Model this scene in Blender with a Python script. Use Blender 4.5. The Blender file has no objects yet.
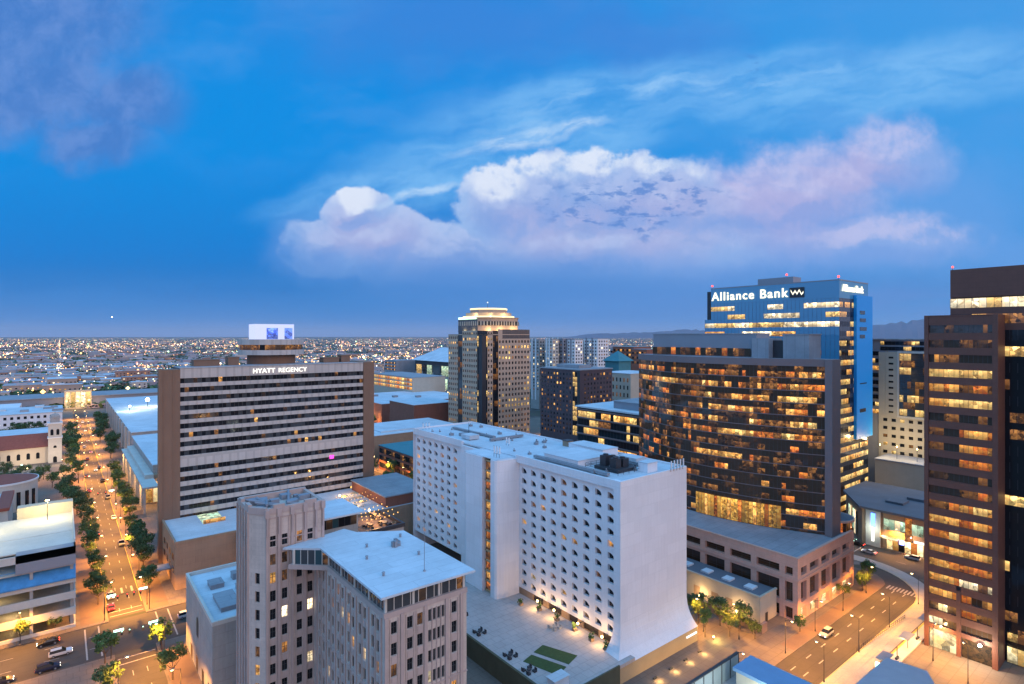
import bpy, math, random
from mathutils import Vector, noise as mnoise
random.seed(11)
sc = bpy.context.scene
COL = sc.collection
R = math.radians
TH = R(38.5); S, C = math.sin(TH), math.cos(TH)
FPX, HY, CH = 568.9, 336.0, 80.0

# ------------------------------------------------------------------ camera
cam = bpy.data.cameras.new('camera'); camo = bpy.data.objects.new('camera', cam); COL.objects.link(camo)
camo.location = (0, 0, CH); camo.rotation_euler = (R(90), 0, -TH)
cam.lens = 20; cam.sensor_width = 36; cam.shift_y = -6/1024; cam.clip_start = 1; cam.clip_end = 90000
sc.camera = camo

def lin(r, g, b, a=1.0):
    f = lambda c: c/12.92 if c <= .04045 else ((c+.055)/1.055)**2.4
    return (f(r/255), f(g/255), f(b/255), a)

class NT:
    """small node-tree writer"""
    def __init__(s, t): s.t = t; t.nodes.clear()
    def n(s, kind, **kw):
        x = s.t.nodes.new(kind)
        for k, v in kw.items(): setattr(x, k, v)
        return x
    def put(s, sock, v):
        if isinstance(v, bpy.types.NodeSocket): s.t.links.new(v, sock)
        elif v is not None: sock.default_value = v
    def m(s, op, a, b=None, c=None, clamp=False):
        x = s.n('ShaderNodeMath', operation=op, use_clamp=clamp)
        s.put(x.inputs[0], a); s.put(x.inputs[1], b)
        if c is not None: s.put(x.inputs[2], c)
        return x.outputs[0]
    def vm(s, op, a, b=None):
        x = s.n('ShaderNodeVectorMath', operation=op); s.put(x.inputs[0], a); s.put(x.inputs[1], b)
        return x.outputs['Value'] if op in ('DOT_PRODUCT', 'LENGTH', 'DISTANCE') else x.outputs[0]
    def comb(s, x_, y_, z_=0.0):
        x = s.n('ShaderNodeCombineXYZ'); s.put(x.inputs[0], x_); s.put(x.inputs[1], y_); s.put(x.inputs[2], z_); return x.outputs[0]
    def mix(s, f, a, b, mode='MIX'):
        x = s.n('ShaderNodeMix', data_type='RGBA', blend_type=mode)
        s.put(x.inputs[0], f); s.put(x.inputs[6], a); s.put(x.inputs[7], b); return x.outputs[2]
    def sm(s, v, lo, hi, a=0.0, b=1.0):
        x = s.n('ShaderNodeMapRange', interpolation_type='SMOOTHSTEP'); s.put(x.inputs[0], v)
        for i, q in enumerate((lo, hi, a, b)): s.put(x.inputs[1+i], q)
        return x.outputs[0]
    def noise(s, vec, scale, detail=4, rough=.55, out='Fac', dist=0.0):
        x = s.n('ShaderNodeTexNoise'); s.put(x.inputs['Vector'], vec); x.inputs['Scale'].default_value = scale
        x.inputs['Detail'].default_value = detail; x.inputs['Roughness'].default_value = rough; x.inputs['Distortion'].default_value = dist
        return x.outputs['Fac'] if out == 'Fac' else x.outputs['Color']
    def ramp(s, f, stops, interp='LINEAR'):
        x = s.n('ShaderNodeValToRGB'); s.put(x.inputs[0], f); cr = x.color_ramp; cr.interpolation = interp
        while len(cr.elements) < len(stops): cr.elements.new(.5)
        for e, (p, c) in zip(cr.elements, stops): e.position = p; e.color = c
        return x.outputs[0]

# ------------------------------------------------------------------ world: dusk sky with clouds, fixed to compass directions
w = bpy.data.worlds.new('World'); sc.world = w; w.use_nodes = True
N = NT(w.node_tree)
SUN_EL, SUN_AZ = R(9), R(168)          # afterglow in the west, behind the viewer (direction towards it, from +Y towards +X)
tc = N.n('ShaderNodeTexCoord').outputs['Generated']
dr = N.vm('NORMALIZE', tc)
sep = N.n('ShaderNodeSeparateXYZ'); N.put(sep.inputs[0], dr); zz = sep.outputs[2]
dfw = N.vm('DOT_PRODUCT', dr, (S, C, 0.0)); drt = N.vm('DOT_PRODUCT', dr, (C, -S, 0.0))
dd = N.m('MAXIMUM', dfw, .08)
front = N.sm(dfw, .1, .4)
X = N.m('ADD', N.m('MULTIPLY', N.m('DIVIDE', drt, dd), 5.69), 5.12)
Y = N.m('SUBTRACT', 3.36, N.m('MULTIPLY', N.m('DIVIDE', zz, dd), 5.69))     # 3.36 at the horizon, smaller higher up
P = N.comb(X, Y)
el = N.m('DIVIDE', N.m('SUBTRACT', 3.36, Y), 3.36, clamp=True)
base = N.ramp(el, [(0, lin(124, 150, 206)), (.05, lin(76, 132, 200)), (.14, lin(16, 112, 190)), (.26, lin(0, 120, 202)),
                   (.55, lin(0, 134, 216)), (.85, lin(10, 134, 216)), (1, lin(24, 132, 214))])
right = N.sm(X, 3.8, 10.5)
base = N.mix(N.m('MULTIPLY', right, .42), base, lin(92, 166, 226))
def scale(v, k):
    x = N.n('ShaderNodeVectorMath', operation='SCALE'); N.put(x.inputs[0], v); x.inputs['Scale'].default_value = k; return x.outputs[0]
wv = N.vm('SUBTRACT', N.noise(P, 1.3, 5, .58, 'Color'), (.5, .5, .5))
Ps = N.vm('ADD', P, scale(wv, .8))
def blobs(PP, lst):
    cur = None
    for (cx, cy, rx, ry) in lst:
        q = N.vm('DIVIDE', N.vm('SUBTRACT', PP, (cx, cy, 0)), (rx, ry, 1.0))
        v = N.m('SUBTRACT', 1.0, N.vm('LENGTH', N.vm('MULTIPLY', q, (1, 1, 0))))
        cur = v if cur is None else N.m('MAXIMUM', cur, v)
    return cur
def fb(PP, k, det, r_, amp): return N.m('MULTIPLY', N.m('SUBTRACT', N.noise(PP, k, det, r_), .5), amp)
skyc = base
# faint stratus high up and across the top
st = N.noise(N.vm('MULTIPLY', N.vm('ADD', P, scale(wv, .5)), (.55, 1.5, 1)), .9, 6, .6)
stm = N.m('MULTIPLY', N.sm(st, .44, .66), N.sm(Y, 2.2, .9))
skyc = N.mix(N.m('MULTIPLY', stm, .34), skyc, lin(88, 150, 220))
tm = N.m('MULTIPLY', N.sm(N.m('ADD', blobs(Ps, [(4.6, .25, 2.6, .75), (6.2, .35, 1.6, .5)]), fb(P, 1.0, 5, .6, 1.0)), -.1, .9), .55)
skyc = N.mix(tm, skyc, lin(66, 122, 204))
# upper left grey-violet cloud
ul = N.sm(N.m('ADD', blobs(Ps, [(.0, .2, 1.9, .95), (.3, .9, 1.5, .65), (1.1, 1.0, .9, .5), (.9, 1.4, .8, .4)]), fb(P, 1.3, 8, .62, 1.2)), -.12, .62)
ult = N.noise(N.vm('ADD', P, scale(wv, .6)), 2.2, 7, .62)
skyc = N.mix(N.m('MULTIPLY', ul, .82), skyc, N.mix(N.sm(ult, .35, .68), lin(72, 118, 190), lin(104, 138, 202)))
# long pale veils sweeping to the upper right
Pl = N.vm('ADD', N.comb(X, N.m('ADD', Y, N.m('MULTIPLY', N.m('SUBTRACT', X, 6.4), .17))), scale(wv, .4))
vb = blobs(Pl, [(6.0, .95, 2.3, .42), (5.2, 1.3, 2.2, .45), (7.7, 1.05, 1.9, .40), (9.0, 1.25, 2.2, .5), (3.9, 1.5, 1.6, .34)])
vn = N.noise(N.vm('MULTIPLY', Pl, (.6, 2.4, 1)), 1.5, 8, .62)
veil = N.m('MULTIPLY', N.sm(vb, -.05, .7), N.sm(vn, .28, .70, .15, .85))
skyc = N.mix(veil, skyc, lin(124, 184, 236))
v2 = N.m('MULTIPLY', N.sm(blobs(Pl, [(6.3, .92, 1.6, .16), (7.6, 1.0, 1.1, .14), (5.4, 1.12, .9, .12)]), 0, .8), N.sm(vn, .4, .7))
skyc = N.mix(N.m('MULTIPLY', v2, .55), skyc, lin(164, 202, 238))
# haze cloud of the right half
rb = N.sm(N.m('ADD', blobs(Ps, [(9.0, 2.2, 2.0, .8), (10.0, 2.5, 1.4, .6), (7.6, 2.3, 1.8, .6)]), fb(P, 1.0, 6, .6, .8)), -.05, .75)
skyc = N.mix(N.m('MULTIPLY', rb, .62), skyc, lin(104, 156, 222))
# the storm cloud: density field with billows; relief from the density difference towards the light (up and left)
mlist = [(3.55, 2.12, .40, .28), (3.25, 2.46, .48, .32), (3.8, 2.45, .7, .42), (4.4, 2.58, 1.05, .42), (5.02, 2.10, .52, .46),
         (5.4, 2.02, .62, .52), (6.1, 2.02, 1.0, .54), (6.7, 2.05, .7, .52), (6.0, 2.5, 1.8, .5)]
alist = [(7.3, 2.1, 1.1, .55), (8.1, 1.9, 1.0, .52), (8.95, 1.62, .66, .46), (8.6, 2.42, 1.25, .36), (7.2, 2.45, 1.5, .46)]
def field(PP):
    w_ = scale(N.vm('SUBTRACT', N.noise(PP, 2.0, 3, .55, 'Color'), (.5, .5, .5)), .30)
    return N.vm('ADD', PP, w_), fb(PP, 2.4, 7, .66, 1.0), fb(PP, 7.5, 4, .62, .14)
PB, FB1, FB2 = field(P); PB2, FC1, FC2 = field(N.vm('ADD', P, (-.042, -.095, 0)))
def dens(PB_, f1, f2, lst, a1): return N.m('ADD', N.m('ADD', blobs(PB_, lst), N.m('MULTIPLY', f1, a1)), f2)
DA = dens(PB, FB1, FB2, alist, .72); DA2 = dens(PB2, FC1, FC2, alist, .72)
DM = dens(PB, FB1, FB2, mlist, .66); DM2 = dens(PB2, FC1, FC2, mlist, .66)
strat = N.noise(N.vm('MULTIPLY', Ps, (.55, 2.6, 1)), 1.6, 7, .6)
relA = N.m('SUBTRACT', DA, DA2); relM = N.m('SUBTRACT', DM, DM2)
low_f = N.sm(Y, 2.86, 2.15)
# anvil, violet and pink
ac = N.mix(N.sm(blobs(Ps, [(7.6, 2.1, 1.5, .62), (8.4, 1.75, .9, .42)]), .0, .75), lin(134, 166, 222), lin(174, 172, 216))
ac = N.mix(N.m('MULTIPLY', N.sm(relA, .0, .30), .65), ac, lin(206, 200, 230))
ac = N.mix(N.m('MULTIPLY', N.sm(relA, .0, -.25), .45), ac, lin(104, 146, 214))
ac = N.mix(N.m('MULTIPLY', N.sm(strat, .5, .7), .35), ac, lin(128, 160, 220))
skyc = N.mix(N.m('MULTIPLY', N.m('MULTIPLY', N.sm(DA, -.16, .44), .86), N.sm(Y, 2.98, 2.42)), skyc, ac)
mc = N.mix(N.sm(DM, .05, .7), lin(150, 182, 228), lin(136, 164, 218))
mc = N.mix(N.m('MULTIPLY', N.sm(blobs(Ps, [(3.7, 2.3, .7, .34), (6.8, 2.2, 1.4, .5), (5.6, 2.3, .9, .4)]), .0, .7), .6), mc, lin(172, 174, 216))
mc = N.mix(N.m('MULTIPLY', N.sm(relM, .02, .30), .5), mc, lin(190, 202, 234))
mc = N.mix(N.m('MULTIPLY', N.sm(relM, .0, -.28), .55), mc, lin(112, 152, 216))
mc = N.mix(N.m('MULTIPLY', N.sm(strat, .48, .68), N.sm(Y, 1.9, 2.5, .1, .6)), mc, lin(112, 150, 212))
topm = N.m('MULTIPLY', N.sm(blobs(Ps, [(3.55, 1.95, .40, .2), (5.3, 1.62, .6, .24), (6.0, 1.55, .6, .2), (6.75, 1.62, .5, .2), (5.0, 1.85, .4, .26)]), .0, .5), N.sm(relM, -.03, .2))
mc = N.mix(N.m('MULTIPLY', topm, .8), mc, lin(226, 232, 243))
soft = N.sm(X, 6.2, 7.2)
mmask = N.m('ADD', N.m('MULTIPLY', N.sm(DM, -.02, .13), N.m('SUBTRACT', 1.0, soft)), N.m('MULTIPLY', N.sm(DM, -.1, .5), soft))
skyc = N.mix(N.m('MULTIPLY', N.m('MULTIPLY', N.sm(DM, -.6, .15), N.sm(Y, 1.9, 2.3)), .42), skyc, lin(104, 150, 216))
skyc = N.mix(N.m('MULTIPLY', N.m('MULTIPLY', N.m('MULTIPLY', mmask, N.sm(N.m('ADD', X, fb(P, 2.2, 6, .65, 1.2)), 2.5, 3.35)), N.sm(Y, 2.96, 2.36)), .95), skyc, mc)
# bright thin wisps above it
Pq = N.vm('ADD', N.comb(X, N.m('ADD', Y, N.m('MULTIPLY', N.m('SUBTRACT', X, 5.2), .22))), scale(wv, .3))
wn = N.noise(N.vm('MULTIPLY', Pq, (1, 4, 1)), 2.2, 7, .62)
wi = N.m('MULTIPLY', N.sm(blobs(Pq, [(5.2, 1.42, .85, .11), (5.7, 1.40, .5, .07), (4.2, 1.72, .6, .06)]), -.05, .8), N.sm(wn, .34, .62, .15, 1))
skyc = N.mix(N.m('MULTIPLY', wi, .8), skyc, lin(190, 214, 240))
# small dark blue scud in front
scn = N.noise(N.vm('MULTIPLY', P, (1, 2.3, 1)), 4.4, 8, .68)
sc1 = N.m('MULTIPLY', N.sm(blobs(Ps, [(6.3, 2.04, 1.1, .34), (6.1, 2.2, .7, .2)]), .0, .45), N.sm(scn, .50, .60))
skyc = N.mix(N.m('MULTIPLY', sc1, .7), skyc, lin(70, 124, 198))
sc2 = N.m('MULTIPLY', N.sm(blobs(P, [(7.5, .68, .14, .2)]), .0, .7), N.sm(scn, .5, .6))
skyc = N.mix(N.m('MULTIPLY', sc2, .6), skyc, lin(66, 126, 204))
# low band of blue haze cloud
lown = N.noise(N.vm('MULTIPLY', P, (.5, 3.6, 1)), 1.3, 7, .6)
low = N.m('MULTIPLY', N.sm(Y, 2.58, 2.98), N.sm(Y, 3.5, 3.05))
skyc = N.mix(N.m('MULTIPLY', low, N.sm(lown, .3, .68, .3, .85)), skyc, N.mix(N.sm(X, 2.5, 8.5), lin(50, 126, 200), lin(88, 136, 204)))
# everything outside the view: dusk dome, warm violet behind the viewer
glow = N.sm(N.vm('DOT_PRODUCT', dr, (.2, -.98, 0.0)), -.1, .9)
up = N.sm(zz, .0, .75)
back = N.mix(up, lin(255, 208, 190), lin(120, 180, 240))
behind = scale(N.mix(N.m('MULTIPLY', glow, .95), N.mix(up, lin(120, 168, 230), lin(112, 180, 240)), back), 1.55)
high = N.sm(zz, .52, .72)
dome = N.mix(N.m('MULTIPLY', front, N.m('SUBTRACT', 1.0, high)), behind, skyc)
dome = N.mix(N.sm(zz, -.005, -.03), dome, (.02, .022, .03, 1))
ns = N.n('ShaderNodeTexSky'); ns.sky_type = 'NISHITA'; ns.sun_disc = False; ns.sun_elevation = R(-5.0); ns.sun_rotation = SUN_AZ
bg0 = N.n('ShaderNodeBackground'); N.put(bg0.inputs[0], ns.outputs[0]); bg0.inputs[1].default_value = .05
bg1 = N.n('ShaderNodeBackground'); N.put(bg1.inputs[0], dome); bg1.inputs[1].default_value = 1.03
ad = N.n('ShaderNodeAddShader'); N.put(ad.inputs[0], bg0.outputs[0]); N.put(ad.inputs[1], bg1.outputs[0])
wo = N.n('ShaderNodeOutputWorld'); N.put(wo.inputs[0], ad.outputs[0])

sun = bpy.data.lights.new('sun', 'SUN'); sun.energy = .42; sun.angle = R(28); sun.color = (1.0, .78, .74)
suno = bpy.data.objects.new('sun', sun); COL.objects.link(suno)
sd = Vector((math.sin(SUN_AZ)*math.cos(R(22)), math.cos(SUN_AZ)*math.cos(R(22)), math.sin(R(22))))
suno.rotation_euler = (-sd).to_track_quat('-Z', 'Y').to_euler()

vs = sc.view_settings; vs.view_transform = 'Standard'; vs.look = 'None'; vs.exposure = .12; vs.gamma = 1; vs.use_curve_mapping = False
cy = sc.cycles; cy.use_denoising = True; cy.max_bounces = 5; cy.diffuse_bounces = 2; cy.glossy_bounces = 3; cy.transmission_bounces = 3
cy.sample_clamp_indirect = 4; cy.caustics_reflective = False; cy.caustics_refractive = False

# ------------------------------------------------------------------ geometry helpers
def at(px, py, z=0.0):
    d = FPX*(CH-z)/(py-HY); r = (px-512)*d/FPX
    return (d*S+r*C, d*C-r*S, z)
def dist(x, y): return x*S+y*C

class MB:
    """collects faces in world coordinates; build() links ONE mesh object"""
    def __init__(s): s.v = []; s.f = []; s.mi = []
    def poly(s, pts, m=0):
        b = len(s.v); s.v += [tuple(p) for p in pts]; s.f.append(tuple(range(b, b+len(pts)))); s.mi.append(m); return s
    def box(s, x0, x1, y0, y1, z0, z1, m=0, mt=None, nobot=False):
        b = len(s.v); s.v += [(x0,y0,z0),(x1,y0,z0),(x1,y1,z0),(x0,y1,z0),(x0,y0,z1),(x1,y0,z1),(x1,y1,z1),(x0,y1,z1)]
        fs = [(0,1,5,4),(1,2,6,5),(2,3,7,6),(3,0,4,7)]
        for q in fs: s.f.append(tuple(b+i for i in q)); s.mi.append(m)
        s.f.append((b+4,b+5,b+6,b+7)); s.mi.append(m if mt is None else mt)
        if not nobot: s.f.append((b+3,b+2,b+1,b)); s.mi.append(m)
        return s
    def prism(s, pts, z0, z1, m=0, mt=None, bottom=False, top=True):
        n = len(pts); b = len(s.v); s.v += [(x,y,z0) for x,y in pts]+[(x,y,z1) for x,y in pts]
        for i in range(n):
            j = (i+1) % n; s.f.append((b+i,b+j,b+n+j,b+n+i)); s.mi.append(m)
        if top: s.f.append(tuple(b+n+i for i in range(n))); s.mi.append(m if mt is None else mt)
        if bottom: s.f.append(tuple(b+n-1-i for i in range(n))); s.mi.append(m)
        return s
    def tube(s, p, q, r0, r1=None, n=6, m=0, cap=True):
        p, q = Vector(p), Vector(q); r1 = r0 if r1 is None else r1
        a = (q-p).normalized(); u = a.orthogonal().normalized(); v = a.cross(u); b = len(s.v)
        for (c, r) in ((p, r0), (q, r1)):
            for i in range(n):
                t = 2*math.pi*i/n; w_ = c+u*(r*math.cos(t))+v*(r*math.sin(t)); s.v.append(tuple(w_))
        for i in range(n):
            j = (i+1) % n; s.f.append((b+i,b+j,b+n+j,b+n+i)); s.mi.append(m)
        if cap:
            s.f.append(tuple(b+n+i for i in range(n))); s.mi.append(m); s.f.append(tuple(b+n-1-i for i in range(n))); s.mi.append(m)
        return s
    def bar(s, p, q, t, z0, z1, m=0):
        """thin upright wall of thickness t between two plan points"""
        dx, dy = q[0]-p[0], q[1]-p[1]; L = math.hypot(dx, dy) or 1; nx, ny = -dy/L*t/2, dx/L*t/2
        return s.prism([(p[0]+nx,p[1]+ny),(p[0]-nx,p[1]-ny),(q[0]-nx,q[1]-ny),(q[0]+nx,q[1]+ny)], z0, z1, m, bottom=True)
    def ball(s, c, r, m=0, n=6, k=4):
        b = len(s.v); c = Vector(c)
        rx, ry, rz = (r, r, r) if not isinstance(r, tuple) else r
        s.v.append((c.x, c.y, c.z-rz))
        for i in range(1, k):
            ph = -math.pi/2+math.pi*i/k
            for j in range(n):
                t = 2*math.pi*j/n; s.v.append((c.x+rx*math.cos(ph)*math.cos(t), c.y+ry*math.cos(ph)*math.sin(t), c.z+rz*math.sin(ph)))
        s.v.append((c.x, c.y, c.z+rz)); top = len(s.v)-1
        for j in range(n):
            j2 = (j+1) % n
            s.f.append((b, b+1+j2, b+1+j)); s.mi.append(m)
            for i in range(k-2): s.f.append((b+1+i*n+j, b+1+i*n+j2, b+1+(i+1)*n+j2, b+1+(i+1)*n+j)); s.mi.append(m)
            s.f.append((b+1+(k-2)*n+j, b+1+(k-2)*n+j2, top)); s.mi.append(m)
        return s
    def wall(s, O, U, Nn, ucuts, vcuts, holes, depth, m=0, mr=None):
        """flat wall: grid of cells; cells in holes (i,j) become openings with reveals. Returns corner quads of the recessed panes."""
        O, U, Nn = Vector(O), Vector(U), Vector(Nn); Z = Vector((0,0,1)); out = {}; mr = m if mr is None else mr
        pt = lambda u, v, k=0.0: tuple(O+U*u+Z*v-Nn*k)
        nu, nv = len(ucuts)-1, len(vcuts)-1
        for j in range(nv):
            run = None
            for i in range(nu+1):
                solid = i < nu and (i, j) not in holes
                if solid and run is None: run = i
                if not solid and run is not None:
                    s.poly([pt(ucuts[run],vcuts[j]),pt(ucuts[i],vcuts[j]),pt(ucuts[i],vcuts[j+1]),pt(ucuts[run],vcuts[j+1])], m); run = None
        for (i, j) in holes:
            u0,u1,v0,v1 = ucuts[i],ucuts[i+1],vcuts[j],vcuts[j+1]
            a = [(u0,v0),(u1,v0),(u1,v1),(u0,v1)]
            for k in range(4):
                p, q = a[k], a[(k+1) % 4]
                s.poly([pt(*p),pt(*q),pt(*q,depth),pt(*p,depth)], mr)
            out[(i,j)] = [pt(*c, depth) for c in a]
        return out
    def build(s, name, mats, parent=None, smooth=False):
        off = Vector((0,0,0)); p = parent
        while p is not None: off += Vector(p.location); p = p.parent
        me = bpy.data.meshes.new(name)
        me.from_pydata([(x-off.x, y-off.y, z-off.z) for x,y,z in s.v], [], s.f)
        mats = mats if isinstance(mats, (list, tuple)) else [mats]
        for q in mats: me.materials.append(q)
        me.polygons.foreach_set('material_index', s.mi)
        if smooth: me.polygons.foreach_set('use_smooth', [True]*len(s.f))
        me.update()
        o = bpy.data.objects.new(name, me); COL.objects.link(o)
        if parent is not None: o.parent = parent
        return o
def T(name, label, cat, loc=(0,0,0), group=None):
    o = bpy.data.objects.new(name, None); COL.objects.link(o); o.location = loc; o.empty_display_size = .5
    return tag(o, label, cat, group)
def tag(o, label, cat, group=None):
    o['label'] = label; o['category'] = cat
    if group: o['group'] = group
    return o
def struct(o): o['kind'] = 'structure'; return o
def stuff(o): o['kind'] = 'stuff'; return o
def kids(o): return [c for c in o.children]
def copy_tree(o, parent=None):
    c = o.copy(); COL.objects.link(c)
    if parent is not None: c.parent = parent
    for ch in list(o.children): copy_tree(ch, c)
    return c

# ------------------------------------------------------------------ materials
def pbsdf(N, **kw):
    b = N.n('ShaderNodeBsdfPrincipled')
    for k, v in kw.items(): N.put(b.inputs[k.replace('_', ' ')], v)
    o = N.n('ShaderNodeOutputMaterial'); N.put(o.inputs[0], b.outputs[0]); return b
def mat(name, col, rough=.75, var=.18, scale=.35, streak=0.0, metallic=0.0, bump=0.0, spec=.4, fine=0.0, seam=None, seam_k=.8, joint=None):
    m = bpy.data.materials.new(name); m.use_nodes = True; N = NT(m.node_tree)
    co = N.n('ShaderNodeTexCoord').outputs['Object']
    f = N.noise(co, scale, 6, .62)
    f = N.m('MULTIPLY', N.m('SUBTRACT', f, .5), 2*var*1.6)
    if fine: f = N.m('ADD', f, N.m('MULTIPLY', N.m('SUBTRACT', N.noise(co, scale*9, 4, .6), .5), 2*fine))
    if streak:
        g = N.noise(N.vm('MULTIPLY', co, (1.2, 1.2, .06)), 1.4, 5, .6)
        f = N.m('ADD', f, N.m('MULTIPLY', N.m('SUBTRACT', g, .55), 2*streak))
    k = N.m('MAXIMUM', N.m('ADD', 1.0, f), .05)
    if joint: seam = joint[:2]; seam_k = joint[2]
    if seam:
        vec_ = co
        if joint:
            sx_ = N.n('ShaderNodeSeparateXYZ'); N.put(sx_.inputs[0], co); vec_ = N.comb(N.m('ADD', sx_.outputs[0], sx_.outputs[1]), sx_.outputs[2])
        br = N.n('ShaderNodeTexBrick'); N.put(br.inputs['Vector'], vec_); br.inputs['Scale'].default_value = 1.0; br.inputs['Mortar Size'].default_value = .035*seam[1]
        br.inputs['Brick Width'].default_value = seam[0]; br.inputs['Row Height'].default_value = seam[1]; br.inputs['Color1'].default_value = (1,1,1,1); br.inputs['Color2'].default_value = (.93,.93,.93,1); br.inputs['Mortar'].default_value = (seam_k,)*3+(1,)
        sq = N.n('ShaderNodeSeparateColor'); N.put(sq.inputs[0], br.outputs['Color']); k = N.m('MULTIPLY', k, sq.outputs[0])
    cc = N.vm('MULTIPLY', (col[0], col[1], col[2]), N.comb(k, k, k))
    b = pbsdf(N, Base_Color=cc, Roughness=rough, Metallic=metallic, Specular_IOR_Level=spec)
    if bump:
        bp = N.n('ShaderNodeBump'); bp.inputs['Strength'].default_value = bump; bp.inputs['Distance'].default_value = .05
        N.put(bp.inputs['Height'], N.noise(co, scale*14, 4, .6)); N.put(b.inputs['Normal'], bp.outputs[0])
    return m
def glass(name, col=(.012,.013,.016), rough=.06, wob=.25, spec=.6, metallic=0.0):
    m = bpy.data.materials.new(name); m.use_nodes = True; N = NT(m.node_tree)
    co = N.n('ShaderNodeTexCoord').outputs['Object']
    b = pbsdf(N, Base_Color=(*col, 1), Roughness=rough, Specular_IOR_Level=spec, Metallic=metallic, IOR=1.52)
    bp = N.n('ShaderNodeBump'); bp.inputs['Strength'].default_value = wob; bp.inputs['Distance'].default_value = .05
    N.put(bp.inputs['Height'], N.noise(co, .35, 2, .5)); N.put(b.inputs['Normal'], bp.outputs[0])
    return m
def lit(name, c1, c2, strength, cell=1.4, dark=.25, blinds=.0):
    """lit interior seen through glass: rooms, ceilings, furniture as patches of different brightness"""
    m = bpy.data.materials.new(name); m.use_nodes = True; N = NT(m.node_tree)
    co = N.n('ShaderNodeTexCoord').outputs['Object']
    oi = N.n('ShaderNodeObjectInfo').outputs['Random']
    v = N.n('ShaderNodeTexVoronoi'); N.put(v.inputs['Vector'], N.vm('ADD', N.vm('MULTIPLY', co, (1/cell, 1/cell, 1.1/cell)), N.comb(oi, oi, oi))); v.inputs['Scale'].default_value = 1.0
    sp = N.n('ShaderNodeSeparateColor'); N.put(sp.inputs[0], v.outputs['Color'])
    n2 = N.noise(co, 2.2/cell, 3, .6)
    k = N.m('ADD', N.m('MULTIPLY', N.m('POWER', sp.outputs[0], 1.5), 1.25), N.m('MULTIPLY', N.m('SUBTRACT', n2, .45), 1.6))
    k = N.m('ADD', N.m('MAXIMUM', k, 0.0), dark)
    isl = N.n('ShaderNodeNewGeometry').outputs['Random Per Island']
    gz = N.n('ShaderNodeSeparateXYZ'); N.put(gz.inputs[0], N.n('ShaderNodeTexCoord').outputs['Generated'])
    ceil = N.sm(gz.outputs[2], .15, .95, .62, 1.35)
    blind = N.m('GREATER_THAN', isl, .72)
    k = N.m('ADD', N.m('MULTIPLY', k, N.m('SUBTRACT', 1.0, N.m('MULTIPLY', blind, .75))), N.m('MULTIPLY', blind, .42))
    k = N.m('MULTIPLY', N.m('MULTIPLY', k, ceil), N.m('ADD', .5, N.m('MULTIPLY', N.m('FRACT', N.m('MULTIPLY', isl, 7.13)), .95)))
    c = N.mix(sp.outputs[1], (*c1, 1), (*c2, 1))
    b = pbsdf(N, Base_Color=(.015,.015,.015,1), Roughness=.12, Emission_Color=c, Emission_Strength=N.m('MULTIPLY', k, strength))
    m.cycles.emission_sampling = 'NONE'
    return m
def emit(name, col, strength, sample=False):
    m = bpy.data.materials.new(name); m.use_nodes = True; N = NT(m.node_tree)
    pbsdf(N, Base_Color=(.02,.02,.02,1), Emission_Color=(*col, 1), Emission_Strength=strength)
    if not sample: m.cycles.emission_sampling = 'NONE'
    return m

M = {}
M['white_stucco'] = mat('white_stucco', (.78,.77,.78), .8, .06, .08, .09, joint=(5.2,2.93,.93))
M['hotel_base'] = mat('hotel_base', (.42,.31,.18), .7, .1, .3)
M['roof_white'] = mat('roof_white', (.56,.61,.64), .8, .2, .09, fine=.1, seam=(12,2.4), seam_k=.84)
M['roof_grey'] = mat('roof_grey', (.30,.31,.33), .85, .25, .12, fine=.1, seam=(9,3), seam_k=.8)
M['roof_dark'] = mat('roof_dark', (.13,.14,.16), .85, .2, .12, fine=.06)
M['deco_stone'] = mat('deco_stone', (.58,.475,.40), .8, .16, .25, .18, fine=.1, joint=(1.6,.86,.86))
M['deco_trim'] = mat('deco_trim', (.47,.36,.315), .8, .15, .3, .12)
M['hyatt_band'] = mat('hyatt_band', (.53,.485,.44), .8, .1, .15, .12, joint=(2.8,12,.82))
M['hyatt_pier'] = mat('hyatt_pier', (.22,.135,.09), .85, .1, .2, .10)
M['tan'] = mat('tan', (.34,.235,.155), .85, .14, .2, .14, joint=(3.6,1.9,.88))
M['brick'] = mat('brick', (.25,.10,.065), .85, .15, .3, .08)
M['dark_brick'] = mat('dark_brick', (.105,.07,.075), .85, .2, .8, .05)
M['granite'] = mat('granite', (.165,.066,.045), .55, .12, .5, .06, joint=(1.9,1.3,.85))
M['pink_granite'] = mat('pink_granite', (.66,.39,.295), .6, .12, .3, .09, joint=(2.1,1.1,.85))
M['collier_stone'] = mat('collier_stone', (.52,.37,.26), .75, .1, .2, .06)
M['concrete'] = mat('concrete', (.38,.36,.33), .85, .16, .2, .16, fine=.06, joint=(4.4,2.6,.86))
M['concrete_light'] = mat('concrete_light', (.55,.52,.46), .85, .14, .15, .05, fine=.08)
M['beige'] = mat('beige', (.47,.42,.33), .85, .1, .2, .06)
M['grey_panel'] = mat('grey_panel', (.25,.26,.29), .6, .08, .2, .04)
M['mauve_metal'] = mat('mauve_metal', (.215,.16,.155), .45, .06, .3)
M['dark_metal'] = mat('dark_metal', (.035,.035,.04), .5, .2, .6)
M['grey_metal'] = mat('grey_metal', (.28,.29,.31), .45, .15, .5, metallic=.3)
M['mullion'] = mat('mullion', (.05,.05,.055), .4, .1, 1)
M['white_paint'] = mat('white_paint', (.74,.74,.73), .6, .08, .5)
M['red_tile'] = mat('red_tile', (.30,.085,.055), .85, .2, .8, fine=.15)
M['teal_roof'] = mat('teal_roof', (.05,.20,.23), .7, .15, .2)
M['asphalt'] = mat('asphalt', (.064,.055,.047), .8, .28, .1, bump=.1, fine=.14, seam=(22,3.3), seam_k=.82)
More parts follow.
